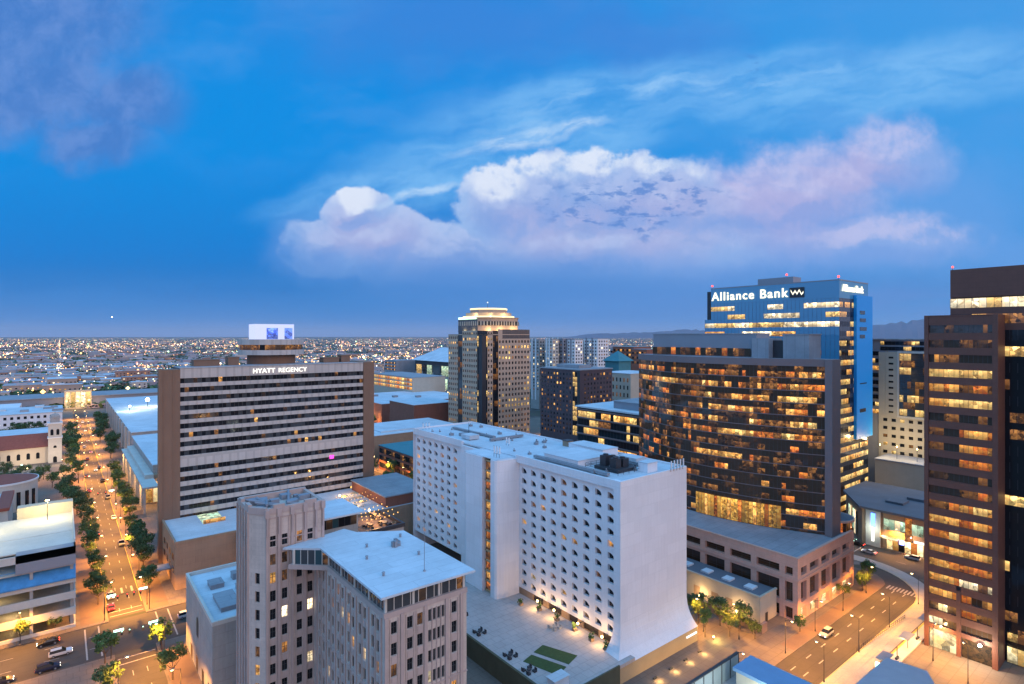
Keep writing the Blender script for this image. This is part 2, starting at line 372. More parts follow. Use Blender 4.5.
M['pavement'] = mat('pavement', (.17,.138,.112), .85, .2, .14, fine=.12, seam=(2.5,2.5), seam_k=.75)
M['paving_red'] = mat('paving_red', (.165,.11,.08), .85, .16, .2, fine=.1)
M['plaza_stone'] = mat('plaza_stone', (.44,.40,.38), .8, .16, .15, fine=.1, seam=(2.4,2.4), seam_k=.78)
M['marking'] = mat('marking', (.34,.32,.29), .7, .3, 1.5)
M['marking_yellow'] = mat('marking_yellow', (.60,.42,.08), .7, .25, 1.5)
M['lawn'] = mat('lawn', (.045,.085,.025), .9, .3, 1.2, fine=.2)
M['olive_wall'] = mat('olive_wall', (.09,.09,.055), .85, .2, .3, .1)
M['bark'] = mat('bark', (.10,.07,.05), .9, .2, 3)
M['g_dark'] = glass('g_dark', spec=.32)
M['g_bronze'] = glass('g_bronze', (.060,.034,.020), .05, .45, .8)
M['g_blue'] = glass('g_blue', (.06,.26,.42), .06, .25, 1.0)
M['g_fin'] = glass('g_fin', (.008,.33,.80), .45, .1, .3)
M['g_grey'] = glass('g_grey', (.05,.055,.06), .1, .2, .7)
M['g_teal'] = glass('g_teal', (.03,.07,.08), .08, .2, .8)
M['l_warm'] = lit('l_warm', (1.0,.56,.15), (1.0,.38,.07), .95, 1.0)
M['l_amber'] = lit('l_amber', (1.0,.36,.055), (.85,.17,.03), .75, 1.0)
M['l_yellow'] = lit('l_yellow', (1.0,.70,.24), (1.0,.55,.16), 1.1, 1.1)
M['l_white'] = lit('l_white', (1.0,.86,.58), (1.0,.72,.38), 1.5)
M['l_dim'] = lit('l_dim', (.80,.34,.08), (.40,.15,.05), .42, .9, dark=.08)
M['l_low'] = lit('l_low', (.42,.19,.07), (.18,.10,.06), .22, .9, dark=.04)
M['l_green'] = lit('l_green', (.55,1.0,.72), (.9,.95,.6), .9)
M['l_gold'] = lit('l_gold', (1.0,.60,.13), (1.0,.42,.06), .62, .8, dark=.3)
M['l_shop'] = lit('l_shop', (1.0,.66,.25), (1.0,.85,.5), 2.0, 2.2)
M['sign_white'] = emit('sign_white', (1.0,.98,.92), 1.5)
M['sign_warm'] = emit('sign_warm', (1.0,.95,.72), 1.5)
M['sign_green'] = emit('sign_green', (.55,1.0,.75), 3.0)
M['sign_blue'] = emit('sign_blue', (.1,.25,1.0), 4.0)
M['sign_violet'] = emit('sign_violet', (.25,.28,1.0), 5)
M['sign_red'] = emit('sign_red', (1.0,.06,.04), 4.0)
M['sign_pink'] = emit('sign_pink', (1.0,.05,.55), 2.5)
M['lamp_amber'] = emit('lamp_amber', (1.0,.62,.22), 22)
M['lamp_white'] = emit('lamp_white', (1.0,.93,.8), 24)
M['bulb'] = emit('bulb', (1.0,.50,.12), 2.6)
M['head'] = emit('head', (1.0,.93,.8), 5)
M['tail'] = emit('tail', (1.0,.06,.03), 7)
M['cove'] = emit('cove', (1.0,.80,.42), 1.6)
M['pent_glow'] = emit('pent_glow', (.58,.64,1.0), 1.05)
M['pent_blue'] = lit('pent_blue', (.06,.16,1.0), (.16,.30,1.0), 1.7, 1.2, .4)

M['blue_panel'] = mat('blue_panel', (.06,.24,.46), .5, .35, .35, .1)
M['canopy_blue'] = mat('canopy_blue', (.15,.27,.42), .5, .12, .3)
M['kiosk_roof'] = mat('kiosk_roof', (.33,.33,.36), .5, .1, .3)
M['church_cream'] = mat('church_cream', (.60,.50,.38), .8, .08, .2, .06)
M['screen_glass'] = mat('screen_glass', (.30,.36,.36), .25, .1, .4)

def pick(rng, table):
    r = rng.random(); a = 0
    for k, p in table:
        a += p
        if r < a: return k
    return table[-1][0]
def runs(rng, n, table, lo=1, hi=4):
    """neighbouring panes tend to be lit alike"""
    o = []
    while len(o) < n: o += [pick(rng, table)]*rng.randint(lo, hi)
    return o[:n]

def add_windows(root, items, most=100, name='window', bar=None, seed=0):
    """items: (four corners, material key). The nearest become parts of their own, the rest one part."""
    items = sorted(items, key=lambda t: dist(t[0][0][0], t[0][0][1]))
    def one(mb, q, mats, k):
        if k not in mats: mats.append(k)
        mb.poly(q, mats.index(k))
        if bar:
            a, b, c, d = [Vector(p) for p in q]; L = (b-a).length; u = (b-a)/L; nrm = u.cross(Vector((0,0,1)))
            if bar not in mats: mats.append(bar)
            mi = mats.index(bar); t = min(.09, L*.1)
            mid = (a+b)/2; e = nrm*.03
            for sgn in (1, -1):
                ee = e*sgn
                mb.poly([mid-u*t/2+ee, mid+u*t/2+ee, mid+u*t/2+ee+(d-a), mid-u*t/2+ee+(d-a)], mi)
                h = (d-a)*.52; tt = Vector((0,0,t))
                mb.poly([a+h+ee, b+h+ee, b+h+ee+tt, a+h+ee+tt], mi)
    for q, k in items[:most]:
        mb = MB(); ms = []; one(mb, q, ms, k); mb.build(name, [M[x] for x in ms], root)
    if items[most:]:
        mb = MB(); ms = []
        for q, k in items[most:]: one(mb, q, ms, k)
        stuff(mb.build(name, [M[x] for x in ms], root))

def band(root, pts, z0, z1, pane, keys, name='window_band', mull='mullion', mt=.08, out=.05, rail=True, closed=False):
    """ribbon of glazing along a plan polyline; keys: list of material keys per pane (cycled). One mesh."""
    mb = MB(); ms = [mull]
    segs = []
    P_ = [Vector((p[0], p[1])) for p in pts]
    if closed: P_.append(P_[0])
    idx = 0
    for a, b in zip(P_, P_[1:]):
        L = (b-a).length; n = max(1, round(L/pane)); u = (b-a)/L; nn = Vector((u.y, -u.x))
        for i in range(n):
            p = a+u*(L*i/n); q = a+u*(L*(i+1)/n); k = keys[idx % len(keys)]; idx += 1
            if k not in ms: ms.append(k)
            mb.poly([(p.x,p.y,z0),(q.x,q.y,z0),(q.x,q.y,z1),(p.x,p.y,z1)], ms.index(k))
            if mt:
                for sg in (1, -1):
                    e = nn*out*sg
                    p0 = p+e-u*mt/2; p1 = p+e+u*mt/2
                    mb.poly([(p0.x,p0.y,z0),(p1.x,p1.y,z0),(p1.x,p1.y,z1),(p0.x,p0.y,z1)], 0)
    return mb.build(name, [M[k] for k in ms], root)

def text(word, size, mname, parent, origin, u, name='sign_lettering', depth=.15, bold=0.0, spacing=1.0):
    cu = bpy.data.curves.new(name, 'FONT'); cu.body = word; cu.size = size; cu.extrude = depth; cu.offset = bold; cu.space_character = spacing
    cu.materials.append(M[mname])
    tmp = bpy.data.objects.new(name+'_curve', cu); COL.objects.link(tmp)
    bpy.context.view_layer.update(); dg = bpy.context.evaluated_depsgraph_get()
    me = bpy.data.meshes.new_from_object(tmp.evaluated_get(dg)); bpy.data.objects.remove(tmp); bpy.data.curves.remove(cu)
    if not me.materials: me.materials.append(M[mname])
    o = bpy.data.objects.new(name, me); COL.objects.link(o)
    off = Vector((0,0,0)); p = parent
    while p is not None: off += Vector(p.location); p = p.parent
    o.parent = parent; o.location = Vector(origin)-off
    o.rotation_euler = (R(90), 0, math.atan2(u[1], u[0])); return o
# ================================================================== SETTING: ground, roads, pavements, hills
def flat(name, rects, z, m, h=None):
    mb = MB()
    for (x0,x1,y0,y1) in rects:
        if h: mb.box(x0,x1,y0,y1,z-h,z,0,nobot=True)
        else: mb.poly([(x0,y0,z),(x1,y0,z),(x1,y1,z),(x0,y1,z)])
    return struct(mb.build(name, m))

def ground_mat():
    m = bpy.data.materials.new('city_ground'); m.use_nodes = True; N = NT(m.node_tree)
    co = N.n('ShaderNodeTexCoord').outputs['Object']
    v = N.n('ShaderNodeTexVoronoi'); N.put(v.inputs['Vector'], co); v.inputs['Scale'].default_value = 1/38
    sp = N.n('ShaderNodeSeparateColor'); N.put(sp.inputs[0], v.outputs['Color'])
    n = N.noise(co, 1/140, 6, .6); n2 = N.noise(co, 1/14, 5, .65)
    c = N.ramp(sp.outputs[0], [(0,(.05,.055,.035,1)),(.4,(.09,.08,.065,1)),(.7,(.13,.115,.10,1)),(1,(.20,.18,.165,1))])
    c = N.mix(N.sm(n, .45, .62), c, (.035,.042,.026,1))
    c = N.mix(N.sm(n2, .5, .62), c, (.05,.045,.04,1))
    pbsdf(N, Base_Color=c, Roughness=.9); return m
gm = MB()
ns_ = 24
gm.poly([(-45000,-12000,0),(60000,-12000,0),(60000,60000,0),(-45000,60000,0)])
struct(gm.build('ground', ground_mat()))

ROADX = (10.8, 19.6)
flat('road', [(ROADX[0],ROADX[1],-60,172),(ROADX[0],ROADX[1],196,770),(-420,95,173.5,194.5),(117,146,196,1200),
              (96,211,58.6,68.2),(222,242,-120,900)], .03, M['asphalt'])
# curved end of the near right-hand road, bending into the cross street
mb = MB(); arc_o = [(205,58.6)]+[(205+20.5*math.sin(R(a)), 79-20.4*math.cos(R(a))) for a in range(10,91,10)]
arc_i = [(205,68.2)]+[(206+9*math.sin(R(a)), 77-8.8*math.cos(R(a))) for a in range(10,91,10)]
for (a,b,c,d) in zip(arc_o, arc_o[1:], arc_i[1:], arc_i): mb.poly([(*a,.045),(*b,.045),(*c,.045),(*d,.045)])
struct(mb.build('road', M['asphalt']))
flat('pavement', [(-420,10.8,194.5,770),(-420,10.8,-100,173.5),(19.6,116.8,194.5,770),(19.6,96,-60,173.5),
                  (96.2,204.8,68.2,195.8),(146,204.8,196,1200),(96,221.5,-120,47),(242,700,-120,420)], .16, M['pavement'], .16)
mb = MB(); mb.prism([(204.9,68.2),(208,68.5),(211,70),(214,73),(215,77),(215,420),(204.9,420)], 0, .16)
struct(mb.build('pavement', M['paving_red']))
flat('pavement', [(146,204,68.4,72.0)], .18, M['paving_red'])
flat('pavement', [(20.2,25.6,196,320),(4.5,10.2,196,420),(20.2,25.4,60,170)], .175, M['paving_red'])
# light-rail bed and rails, straight along the road then curving into the cross street
rail_c = [(96,55.6),(196,55.6)]+[(198+26.4*math.sin(R(a)), 82-26.4*math.cos(R(a))) for a in range(5,91,8)]+[(224.4,120),(224.4,300)]
def ribbon(pts, w, z, m, name, off=0.0, z0=None):
    mb = MB(); L = []
    for i, p in enumerate(pts):
        a = Vector(pts[max(0,i-1)]); b = Vector(pts[min(len(pts)-1,i+1)]); t = (b-a).normalized(); n = Vector((-t.y,t.x))
        c = Vector(p)+n*off; L.append((c+n*w/2, c-n*w/2))
    for (a,b),(c,d) in zip(L, L[1:]):
        mb.poly([(b.x,b.y,z),(d.x,d.y,z),(c.x,c.y,z),(a.x,a.y,z)])
        if z0 is not None:
            mb.poly([(a.x,a.y,z0),(a.x,a.y,z),(c.x,c.y,z),(c.x,c.y,z0)]); mb.poly([(b.x,b.y,z0),(b.x,b.y,z),(d.x,d.y,z),(d.x,d.y,z0)])
    return struct(mb.build(name, m))
ribbon(rail_c, 5.2, .20, M['concrete'], 'track_bed', z0=0)
for o_ in (-.72, .72): ribbon(rail_c, .16, .235, M['grey_metal'], 'rail', o_)
ribbon(rail_c, .14, .25, M['marking_yellow'], 'kerb_line', 2.4)
flat('pavement', [(96,196,47,53)], .16, M['pavement'], .16)
# painted markings
def dashes(x0, x1, y, L=3, gap=6, w=.16, axis='x', z=.055):
    r = []; t = x0
    while t < x1:
        r.append((t,t+L,y-w/2,y+w/2) if axis == 'x' else (y-w/2,y+w/2,t,t+L)); t += L+gap
    return r
mk = dashes(104,205,62.0,2.6,5.6,.26)+dashes(104,205,65.0,2.6,5.6,.26)
for k in range(2): mk += dashes(200,640,13.7+2.9*k,2.6,6,.16,'y')+dashes(40,168,13.7+2.9*k,2.6,6,.16,'y')
mk += dashes(-120,8,180.5,3,6,.18)+dashes(-120,8,187.5,3,6,.18)+dashes(22,90,184,3,6,.18)
for yy in (197.6, 200.6, 170.2, 167.2): mk.append((11.2,19.2,yy,yy+.35))          # crossings of the long street
for xx in (8.2, 5.2, 21.6, 24.6): mk.append((xx,xx+.35,175,193.5))
for i in range(9): mk.append((205+.0,208.5,59.4+i*.95,59.85+i*.95))
for yy in (86, 90): mk.append((223,241,yy,yy+.4))
mk += dashes(-60,300,232,3,7,.18,'y')
for k in range(3): mk.append((12.4+k*2.6,13.0+k*2.6,214,218.5))
flat('road_markings', mk, .06, M['marking'])
flat('road_markings', [(10.9,11.05,204,640),(19.3,19.45,204,640)], .058, M['marking_yellow'])

# mountains on the far right horizon
def ridge(name, px0, px1, D, hs, rough, seed):
    rng = random.Random(seed); mb = MB(); n = 60; rows = []
    for k, (dk, hk) in enumerate(((0,0.0),(900,.45),(1700,.8),(2600,1.0),(5000,.5),(7000,0))):
        row = []
        for i in range(n+1):
            t = i/n; px = px0+(px1-px0)*t; dd_ = D+dk; r = (px-512)*dd_/FPX
            h = 0; tt = t*(len(hs)-1); j = min(int(tt), len(hs)-2); h = hs[j]+(hs[j+1]-hs[j])*(tt-j)
            hh = max(0, h*hk*(1+rough*(rng.random()-.5)))
            row.append((dd_*S+r*C, dd_*C-r*S, hh))
        rows.append(row)
    for a, b in zip(rows, rows[1:]):
        for i in range(n): mb.poly([a[i],a[i+1],b[i+1],b[i]])
    return struct(mb.build(name, mat(name+'_rock', (.10,.11,.16), .95, .3, .001), smooth=True))
ridge('mountain', 800, 1120, 15500, [120,300,470,560,590,560,420,380,300], .22, 3)
ridge('mountain', 560, 800, 19000, [0,160,190,240,330,300,340,260,150], .25, 5)

# ================================================================== WHITE HOTEL
rng = random.Random(21)
WT = [('g_dark',.72),('l_low',.12),('l_dim',.09),('l_warm',.06),('l_yellow',.01)]
hx0, hx1, hy0, hy1, hz = 104.0, 130.5, 89.5, 190.4, 45.0
h = T('hotel', 'white slab hotel with rows of small scooped windows and a bright flat roof', 'hotel', (hx0,hy0,0))
cols_r = [ (127.3-4.12*i, 127.3-4.12*i-2.1) for i in range(9)]            # right-hand field: y intervals (far end first)
cols_l = [ (189.0-4.2*i, 189.0-4.2*i-2.1) for i in range(7)]
FL, NF = 2.93, 12
rowz = [40.3-FL*i for i in range(NF)]
def hotel_field(ya, yb, cols, x, zlo, zhi, seed):
    """recessed field of windows; each window is a scoop: opening with a quarter-round hood on its far upper side"""
    rg = random.Random(seed); mb = MB()
    u = [0.0]; cs = sorted([(ya-c[0], ya-c[1]) for c in cols])
    for a, b in cs: u += [a, b]
    u.append(ya-yb); v = [zlo]
    for z in sorted(rowz): v += [z, z+1.62]
    v.append(zhi)
    holes = {(1+2*i, 1+2*j) for i in range(len(cs)) for j in range(NF)}
    pan = mb.wall((x,ya,0), (0,-1,0), (-1,0,0), u, v, holes, .75, 0, 0)
    for (i, j), q in pan.items():                                   # quarter-round hood flush with the wall
        a, b, c_, d = [Vector(p)+Vector((-.72,0,0)) for p in q]     # a low-far, b low-near, c high-near, d high-far
        W, Hh = (b-a), (d-a); arc = [d+W*math.sin(R(15*k))-Hh*.72*(1-math.cos(R(15*k))) for k in range(7)]
        for p, q2 in zip(arc, arc[1:]):
            mb.poly([tuple(c_), tuple(p), tuple(q2)]); mb.poly([tuple(p), tuple(q2), tuple(q2+Vector((.70,0,0))), tuple(p+Vector((.70,0,0)))])
    items = [(q, pick(rg, WT)) for q in pan.values()]
    return mb, items
mbw = MB(); items = []
m1, it1 = hotel_field(129.2, 91.6, cols_r, hx0+.9, 7.0, hz-1.7, 4); items += it1
m2, it2 = hotel_field(190.4, 157.0, cols_l, hx0+.9, 7.0, hz-1.7, 5); items += it2
m1.build('facade', M['white_stucco'], h); m2.build('facade', M['white_stucco'], h)
# frame round the fields, end walls with the swept foot, shafts
fl = lambda z: 0.0 if z >= 13 else ((13-z)/9.2)**3.0
zs = [3.9,4.15,4.5,4.9,5.4,6.0,6.8,7.8,9,10.6,13,hz]
mb = MB()
P0 = [( (hx0-4.6*fl(z), hy0-3.2*fl(z), z), (hx1+.6*fl(z), hy0-3.2*fl(z), z) ) for z in zs]
for (a,b),(c,d) in zip(P0, P0[1:]): mb.poly([a,b,d,c])
ed = [((hx0-4.6*fl(z), hy0-3.2*fl(z), z), (hx0-3.6*fl(z), hy0+2.1+.9*fl(z), z), (hx0+.9, hy0+2.3, z)) for z in zs]
for (a,b,c),(a2,b2,c2) in zip(ed, ed[1:]): mb.poly([a,b,b2,a2]); mb.poly([b,c,c2,b2])
mb.poly([(hx1+.6*fl(z),hy0-3.2*fl(z),z) for z in zs]+[(hx1,hy1,hz),(hx1,hy1,3.9)])
mb.poly([(hx0,hy1,0),(hx1,hy1,0),(hx1,hy1,hz),(hx0,hy1,hz)])
mb.poly([P0[0][0],P0[0][1],(P0[0][1][0],hy0,3.9),(P0[0][0][0],hy0,3.9)])
mb.build('end_wall', M['white_stucco'], h)
mb = MB()
mb.box(hx0,hx0+1.0,hy0+2.3,129.2,hz-1.72,hz); mb.box(hx0,hx0+1,157,hy1-.05,hz-1.72,hz); mb.box(hx0-.02,hx0+1,hy0-.02,hy0+2.31,hz-1.72,hz+.44)
mb.box(hx0+1.01,hx1,hy0+.003,hy0+.4,hz-.3,hz+.45); mb.box(hx1-.4,hx1-.004,hy0+.4,hy1,hz-.3,hz+.45); mb.box(hx0,hx0+.4,hy0+2.32,129,hz,hz+.45); mb.box(hx0,hx0+.4,157,hy1,hz,hz+.45); mb.box(hx0+.4,hx1-.4,hy1-.4,hy1,hz-.3,hz+.45)
mb.build('parapet', M['white_stucco'], h)
mb = MB()
def shaft(pts, z0, z1): mb.prism(pts, z0, z1)
shaft([(97.2,136.3),(97.2,144.8),(97.9,146.2),(99.2,146.8),(hx0+1,147.0),(hx0+1,136.3)], 3.0, hz-.6)
shaft([(97.4,129.4),(97.0,130.0),(97.0,131.9),(97.6,132.4),(hx0+1,132.4),(hx0+1,128.6),(99.5,128.9)], 3.0, hz-.6)
mb.box(hx0-.5,hx0+1,147.0,157.05,3,hz-.9)
mb.build('shaft', M['white_stucco'], h)
mb = MB(); mb.box(98.5,hx0+1,132.4,136.3,3,hz-1.5); mb.build('slot_wall', M['dark_metal'], h)
band(h, [(98.44,136.2),(98.44,132.5)], 5, hz-2, 1.9, ['l_dim'], 'slot_glazing', mt=.0)
for i in range(14):
    mb = MB(); mb.box(98.15,98.42,132.45,136.25,5.4+i*FL-.25,5.4+i*FL+.25); mb.build('slot_slab', M['hotel_base'], h)
for i, k in enumerate(['l_amber','l_warm','l_amber','l_dim','l_warm','l_amber','l_dim','l_amber','l_warm','l_dim','l_amber','l_warm']):
    mb = MB(); mb.poly([(98.36,135.6,6.2+i*FL),(98.36,133.0,6.2+i*FL),(98.36,133.0,7.9+i*FL),(98.36,135.6,7.9+i*FL)]); mb.build('slot_window', M[k], h)
mb = MB(); mb.box(hx0+.4,hx1-.4,hy0+.4,hy1-.4,hz-.6,hz-.1); mb.build('roof', M['roof_white'], h)
mb = MB(); mb.box(97.6,hx0+.9,129.6,146.4,hz-.58,hz-.4); mb.build('roof', M['roof_white'], h)
add_windows(h, items, 100, seed=1)
# podium floor with doors under the field
mb = MB()
uc = [0.0]; dz = []
doors = [(120.5,4.2),(113.5,5),(106.5,3.2),(100.2,5.2),(94.6,3)]
for yc, wdt in doors: uc += [128.8-yc-wdt/2, 128.8-yc+wdt/2]
uc.append(128.8-91.6)
pn = mb.wall((hx0+1.2,128.8,0), (0,-1,0), (-1,0,0), uc, [.2,5.05,6.8,7.6], {(1+2*i,1) for i in range(5)}, .3)
# (the field above starts behind this colonnade)
for q in pn.values(): pass
mb.build('ground_floor_wall', M['tan'], h)
for q in pn.values():
    m_ = MB(); m_.poly(q); m_.build('glazed_door', M['l_low'], h)
# brown podium under the swept foot, lit from below on its street side
pod = T('podium', 'tan stone podium wall glowing amber beneath the white hotel slab', 'podium', (100,81,0))
mb = MB(); mb.box(99.6,131.0,86.5,89.3,0,3.88); mb.build('podium_wall', M['hotel_base'], pod)
mb = MB(); mb.box(126,130.4,86.26,86.48,2.35,2.75); mb.build('sign_panel', M['sign_white'], pod)

# roof equipment of the hotel
r = T('roof_plant_pit', 'dark roof machinery pit with railing on the white hotel roof', 'roof plant', (112,98,45))
mb = MB(); mb.box(111,118.5,96.5,104.5,45,45.8); mb.build('curb', M['dark_metal'], r)
for x, y, w_, l_, hh in ((112.2,98,2.0,2.2,2.4),(115,98,2.2,2.4,2.1),(112.4,101.8,2.4,2,2.6),(115.6,102,2.3,2.1,1.8)):
    mb = MB(); mb.box(x,x+w_,y,y+l_,45.8,45.8+hh)
    mb.tube((x+w_/2,y+l_/2,45.8+hh),(x+w_/2,y+l_/2,45.8+hh+.35),.7,n=10); mb.build('cooling_unit', M['dark_metal'], r)
mb = MB()
for i in range(6):
    for (xx, yy) in ((109.4+2.1*i,94.9),(109.4+2.1*i,106.2)): mb.tube((xx,yy,45),(xx,yy,46.3),.06,n=4)
for yy in (94.9,106.2):
    for z in (45.7,46.3): mb.tube((109.4,yy,z),(119.9,yy,z),.05,n=4)
for xx in (109.4,119.9):
    for z in (45.7,46.3): mb.tube((xx,94.9,z),(xx,106.2,z),.05,n=4)
mb.build('railing', M['dark_metal'], r)
r = T('roof_penthouse', 'low white penthouse box on the hotel roof beside the machinery pit', 'penthouse', (112,107,45))
mb = MB(); mb.box(108,121,107.5,121,44.9,46.6); mb.build('wall', M['white_stucco'], r)
mb = MB(); mb.box(107.8,121.2,107.3,121.2,46.6,46.85); mb.build('roof', M['roof_white'], r)
r = T('lift_housing', 'white lift housing cube at the street end of the hotel roof', 'lift housing', (119,93,45))
mb = MB(); mb.box(117.6,121.6,92.2,95.2,44.9,47.3); mb.build('wall', M['white_stucco'], r)
mb = MB(); mb.box(117.5,121.7,92.1,95.3,47.3,47.5); mb.build('roof', M['roof_white'], r)
r = T('lift_housing', 'wide flat white housing along the back edge of the hotel roof', 'lift housing', (124,120,45))
mb = MB(); mb.box(122.5,129,112,126,44.9,47); mb.build('wall', M['white_stucco'], r)
mb = MB(); mb.box(122.4,129.1,111.9,126.1,47,47.2); mb.build('roof', M['roof_white'], r)
r = T('roof_hatch', 'small brown hatch box at the back of the hotel roof', 'hatch', (127,131,45))
mb = MB(); mb.box(126,128.4,130,132.4,44.9,46.6); mb.build('hatch_wall', M['tan'], r)
mb = MB(); mb.box(125.8,128.6,129.8,132.6,46.6,46.75); mb.build('hatch_lid', M['dark_metal'], r)
def antenna(x, y, z, label, n=3, hh=2.6, dirv=(1,0), group='panel antennas on the hotel roof'):
    t = T('panel_antenna', label, 'antenna', (x,y,z), group)
    mb = MB()
    for i in range(n): mb.tube((x+dirv[0]*1.3*i,y+dirv[1]*1.3*i,z-.2),(x+dirv[0]*1.3*i,y+dirv[1]*1.3*i,z+hh+.3),.06,n=5)
    mb.tube((x,y,z+.9),(x+dirv[0]*1.3*(n-1),y+dirv[1]*1.3*(n-1),z+.9),.05,n=5)
    mb.build('mast', M['dark_metal'], t)
    for i in range(n):
        m_ = MB(); px_, py_ = x+dirv[0]*1.3*i, y+dirv[1]*1.3*i
        m_.box(px_-.19,px_+.19,py_-.28,py_-.1,z+hh-1.9,z+hh); m_.build('antenna_panel', M['white_paint'], t)
antenna(123.2,89.2,45.2,'five white panel antennas along the street edge of the hotel roof',5,2.6)
antenna(99.5,131,44.9,'cluster of slim antennas on the shaft top of the white hotel',3,2.9,(0,1))
antenna(106,186.6,45.2,'small antenna group at the far end of the white hotel roof',3,2.2)
antenna(112,142.5,45.2,'lone dark antenna group in the middle of the white hotel roof',2,2.4,(0,1))
t = T('roof_mast', 'thin dark mast with a vent box on the far half of the hotel roof', 'mast', (114,168,45))
mb = MB(); mb.tube((114,168,44.9),(114,168,49.2),.12,.06); mb.build('mast', M['dark_metal'], t)
mb = MB(); mb.box(110,113,166,168.4,44.9,45.9); mb.build('vent_box', M['grey_metal'], t)
rgv = random.Random(77)
for i, (x0, x1, y0, y1, hh, l_) in enumerate(((106.5,107.6,96,124,.7,'long low duct along the terrace side of the hotel roof'),(121.5,122.3,98,110,.8,'duct beside the machinery pit on the hotel roof'),(112,126,152,153,.7,'duct crossing the far half of the hotel roof'),(116,117,156,182,.6,'long duct down the far half of the hotel roof'),(122.6,126.6,100,106,1.5,'broad low plant box behind the machinery pit'),(107.5,111.5,158,163,1.4,'square plant box on the far half of the hotel roof'))):
    t = T('roof_duct', l_, 'duct', (x0,y0,45)); mb = MB(); mb.box(x0,x1,y0,y1,45.15,45.15+hh); mb.build('duct_casing', M['grey_metal'] if i < 4 else M['roof_white'], t)
    mb = MB()
    for k in range(4): yy = y0+(y1-y0)*(k+.5)/4; xx = x0+(x1-x0)*(k+.5)/4; mb.box(xx-.15,xx+.15,yy-.15,yy+.15,44.85,45.16)
    mb.build('support', M['dark_metal'], t)
for i in range(30):
    x, y = rgv.uniform(106,128), rgv.uniform(92,185)
    mb = MB(); s_ = rgv.uniform(.4,1.0); mb.box(x,x+s_*1.4,y,y+s_,44.9,45+s_*.7); mb.tube((x+.3*s_,y+.3*s_,45),(x+.3*s_,y+.3*s_,45.7+s_*.5),.14,n=6)
    tag(mb.build('roof_vent', M['grey_metal']), 'small grey vent dotted on the white hotel roof', 'vent', 'vents on the hotel roof')

# plaza deck beside the hotel
dk = T('plaza_deck', 'raised pale stone terrace with two lawn squares beside the white hotel', 'terrace', (80,92,0))
mb = MB(); mb.box(80.2,105.1,86,146,4.2,5.0); mb.build('deck_slab', M['plaza_stone'], dk)
mb = MB(); mb.box(79.6,80.18,85.9,146,0,5.35); mb.box(80.2,99.4,85.6,85.98,0,5.35); mb.build('deck_wall', M['olive_wall'], dk)
lz = 5.03
for q in (((91.8,103.4),(95.1,94.9),(91.0,93.6),(88.0,102.4)), ((86.9,101.9),(89.9,93.2),(86.1,92.0),(83.6,101.0))):
    mb = MB(); mb.prism([p for p in q][::-1], 5.0, 5.06); mb.build('lawn_square', M['lawn'], dk)
def planter(x, y, z, label, w_=1.0):
    t = T('planter', label, 'planter', (x,y,z), 'planters on the hotel terrace')
    mb = MB(); mb.box(x-w_/2,x+w_/2,y-w_/2,y+w_/2,z,z+.7); mb.build('pot', M['tan'], t)
    mb = MB(); rg = random.Random(int(x*31+y*17))
    for i in range(40):
        c = Vector((x+rg.gauss(0,.3*w_),y+rg.gauss(0,.3*w_),z+.8+abs(rg.gauss(0,.55)))); a = Vector((rg.gauss(0,1),rg.gauss(0,1),rg.gauss(0,1))).normalized()*.22; b = a.cross(Vector((rg.gauss(0,1),rg.gauss(0,1),1))).normalized()*.16
        mb.poly([c-a-b,c+a-b,c+a+b,c-a+b])
    mb.build('foliage', M['leaf_a'], t)
def leafmat(name, c):
    m = bpy.data.materials.new(name); m.use_nodes = True; N = NT(m.node_tree)
    co = N.n('ShaderNodeTexCoord').outputs['Object']; g = N.n('ShaderNodeNewGeometry').outputs['Random Per Island']
    n = N.noise(co, .8, 4, .6)
    k = N.m('ADD', N.m('ADD', .45, N.m('MULTIPLY', g, .7)), N.m('MULTIPLY', N.m('SUBTRACT', n, .5), 1.2))
    k = N.m('MAXIMUM', k, .12)
    pbsdf(N, Base_Color=N.vm('MULTIPLY', c, N.comb(k,k,k)), Roughness=.7, Specular_IOR_Level=.25)
    return m
M['leaf_a'] = leafmat('leaf_a', (.10,.18,.05)); M['leaf_b'] = leafmat('leaf_b', (.14,.19,.05)); M['leaf_c'] = leafmat('leaf_c', (.08,.14,.05))
for i, (x, y, l_) in enumerate(((102.6,117,'shrub in a tan pot nearest the hotel shaft'),(102.6,110,'shrub in a tan pot between the first terrace lamps'),(102.6,103.4,'shrub in a tan pot by the middle terrace doors'),
        (102.4,97.4,'shrub in a tan pot near the last terrace lamp'),(102.2,92.5,'shrub in a tan pot at the street end of the terrace'),(100.6,122.5,'bushy pot in the corner of the terrace by the shaft'))): planter(x, y, 5.0, l_)
def patio_set(x, y, label, dark='dark_metal'):
    t = T('lounge_set', label, 'patio seating', (x,y,5), 'seating groups along the terrace edge')
    mb = MB(); mb.tube((x,y,5),(x,y,5.42),.12); mb.tube((x,y,5.42),(x,y,5.48),.6,n=10); mb.build('table', M[dark], t)
    for a in range(4):
        c = Vector((x+1.25*math.cos(R(45+90*a)),y+1.25*math.sin(R(45+90*a))))
        m_ = MB(); m_.box(c.x-.4,c.x+.4,c.y-.4,c.y+.4,5.02,5.42); sx = .4 if math.cos(R(45+90*a)) > 0 else -.4
        m_.box(min(c.x+sx*.7,c.x+sx),max(c.x+sx*.7,c.x+sx),c.y-.4,c.y+.4,5.42,5.85); m_.build('armchair', M[dark], t)
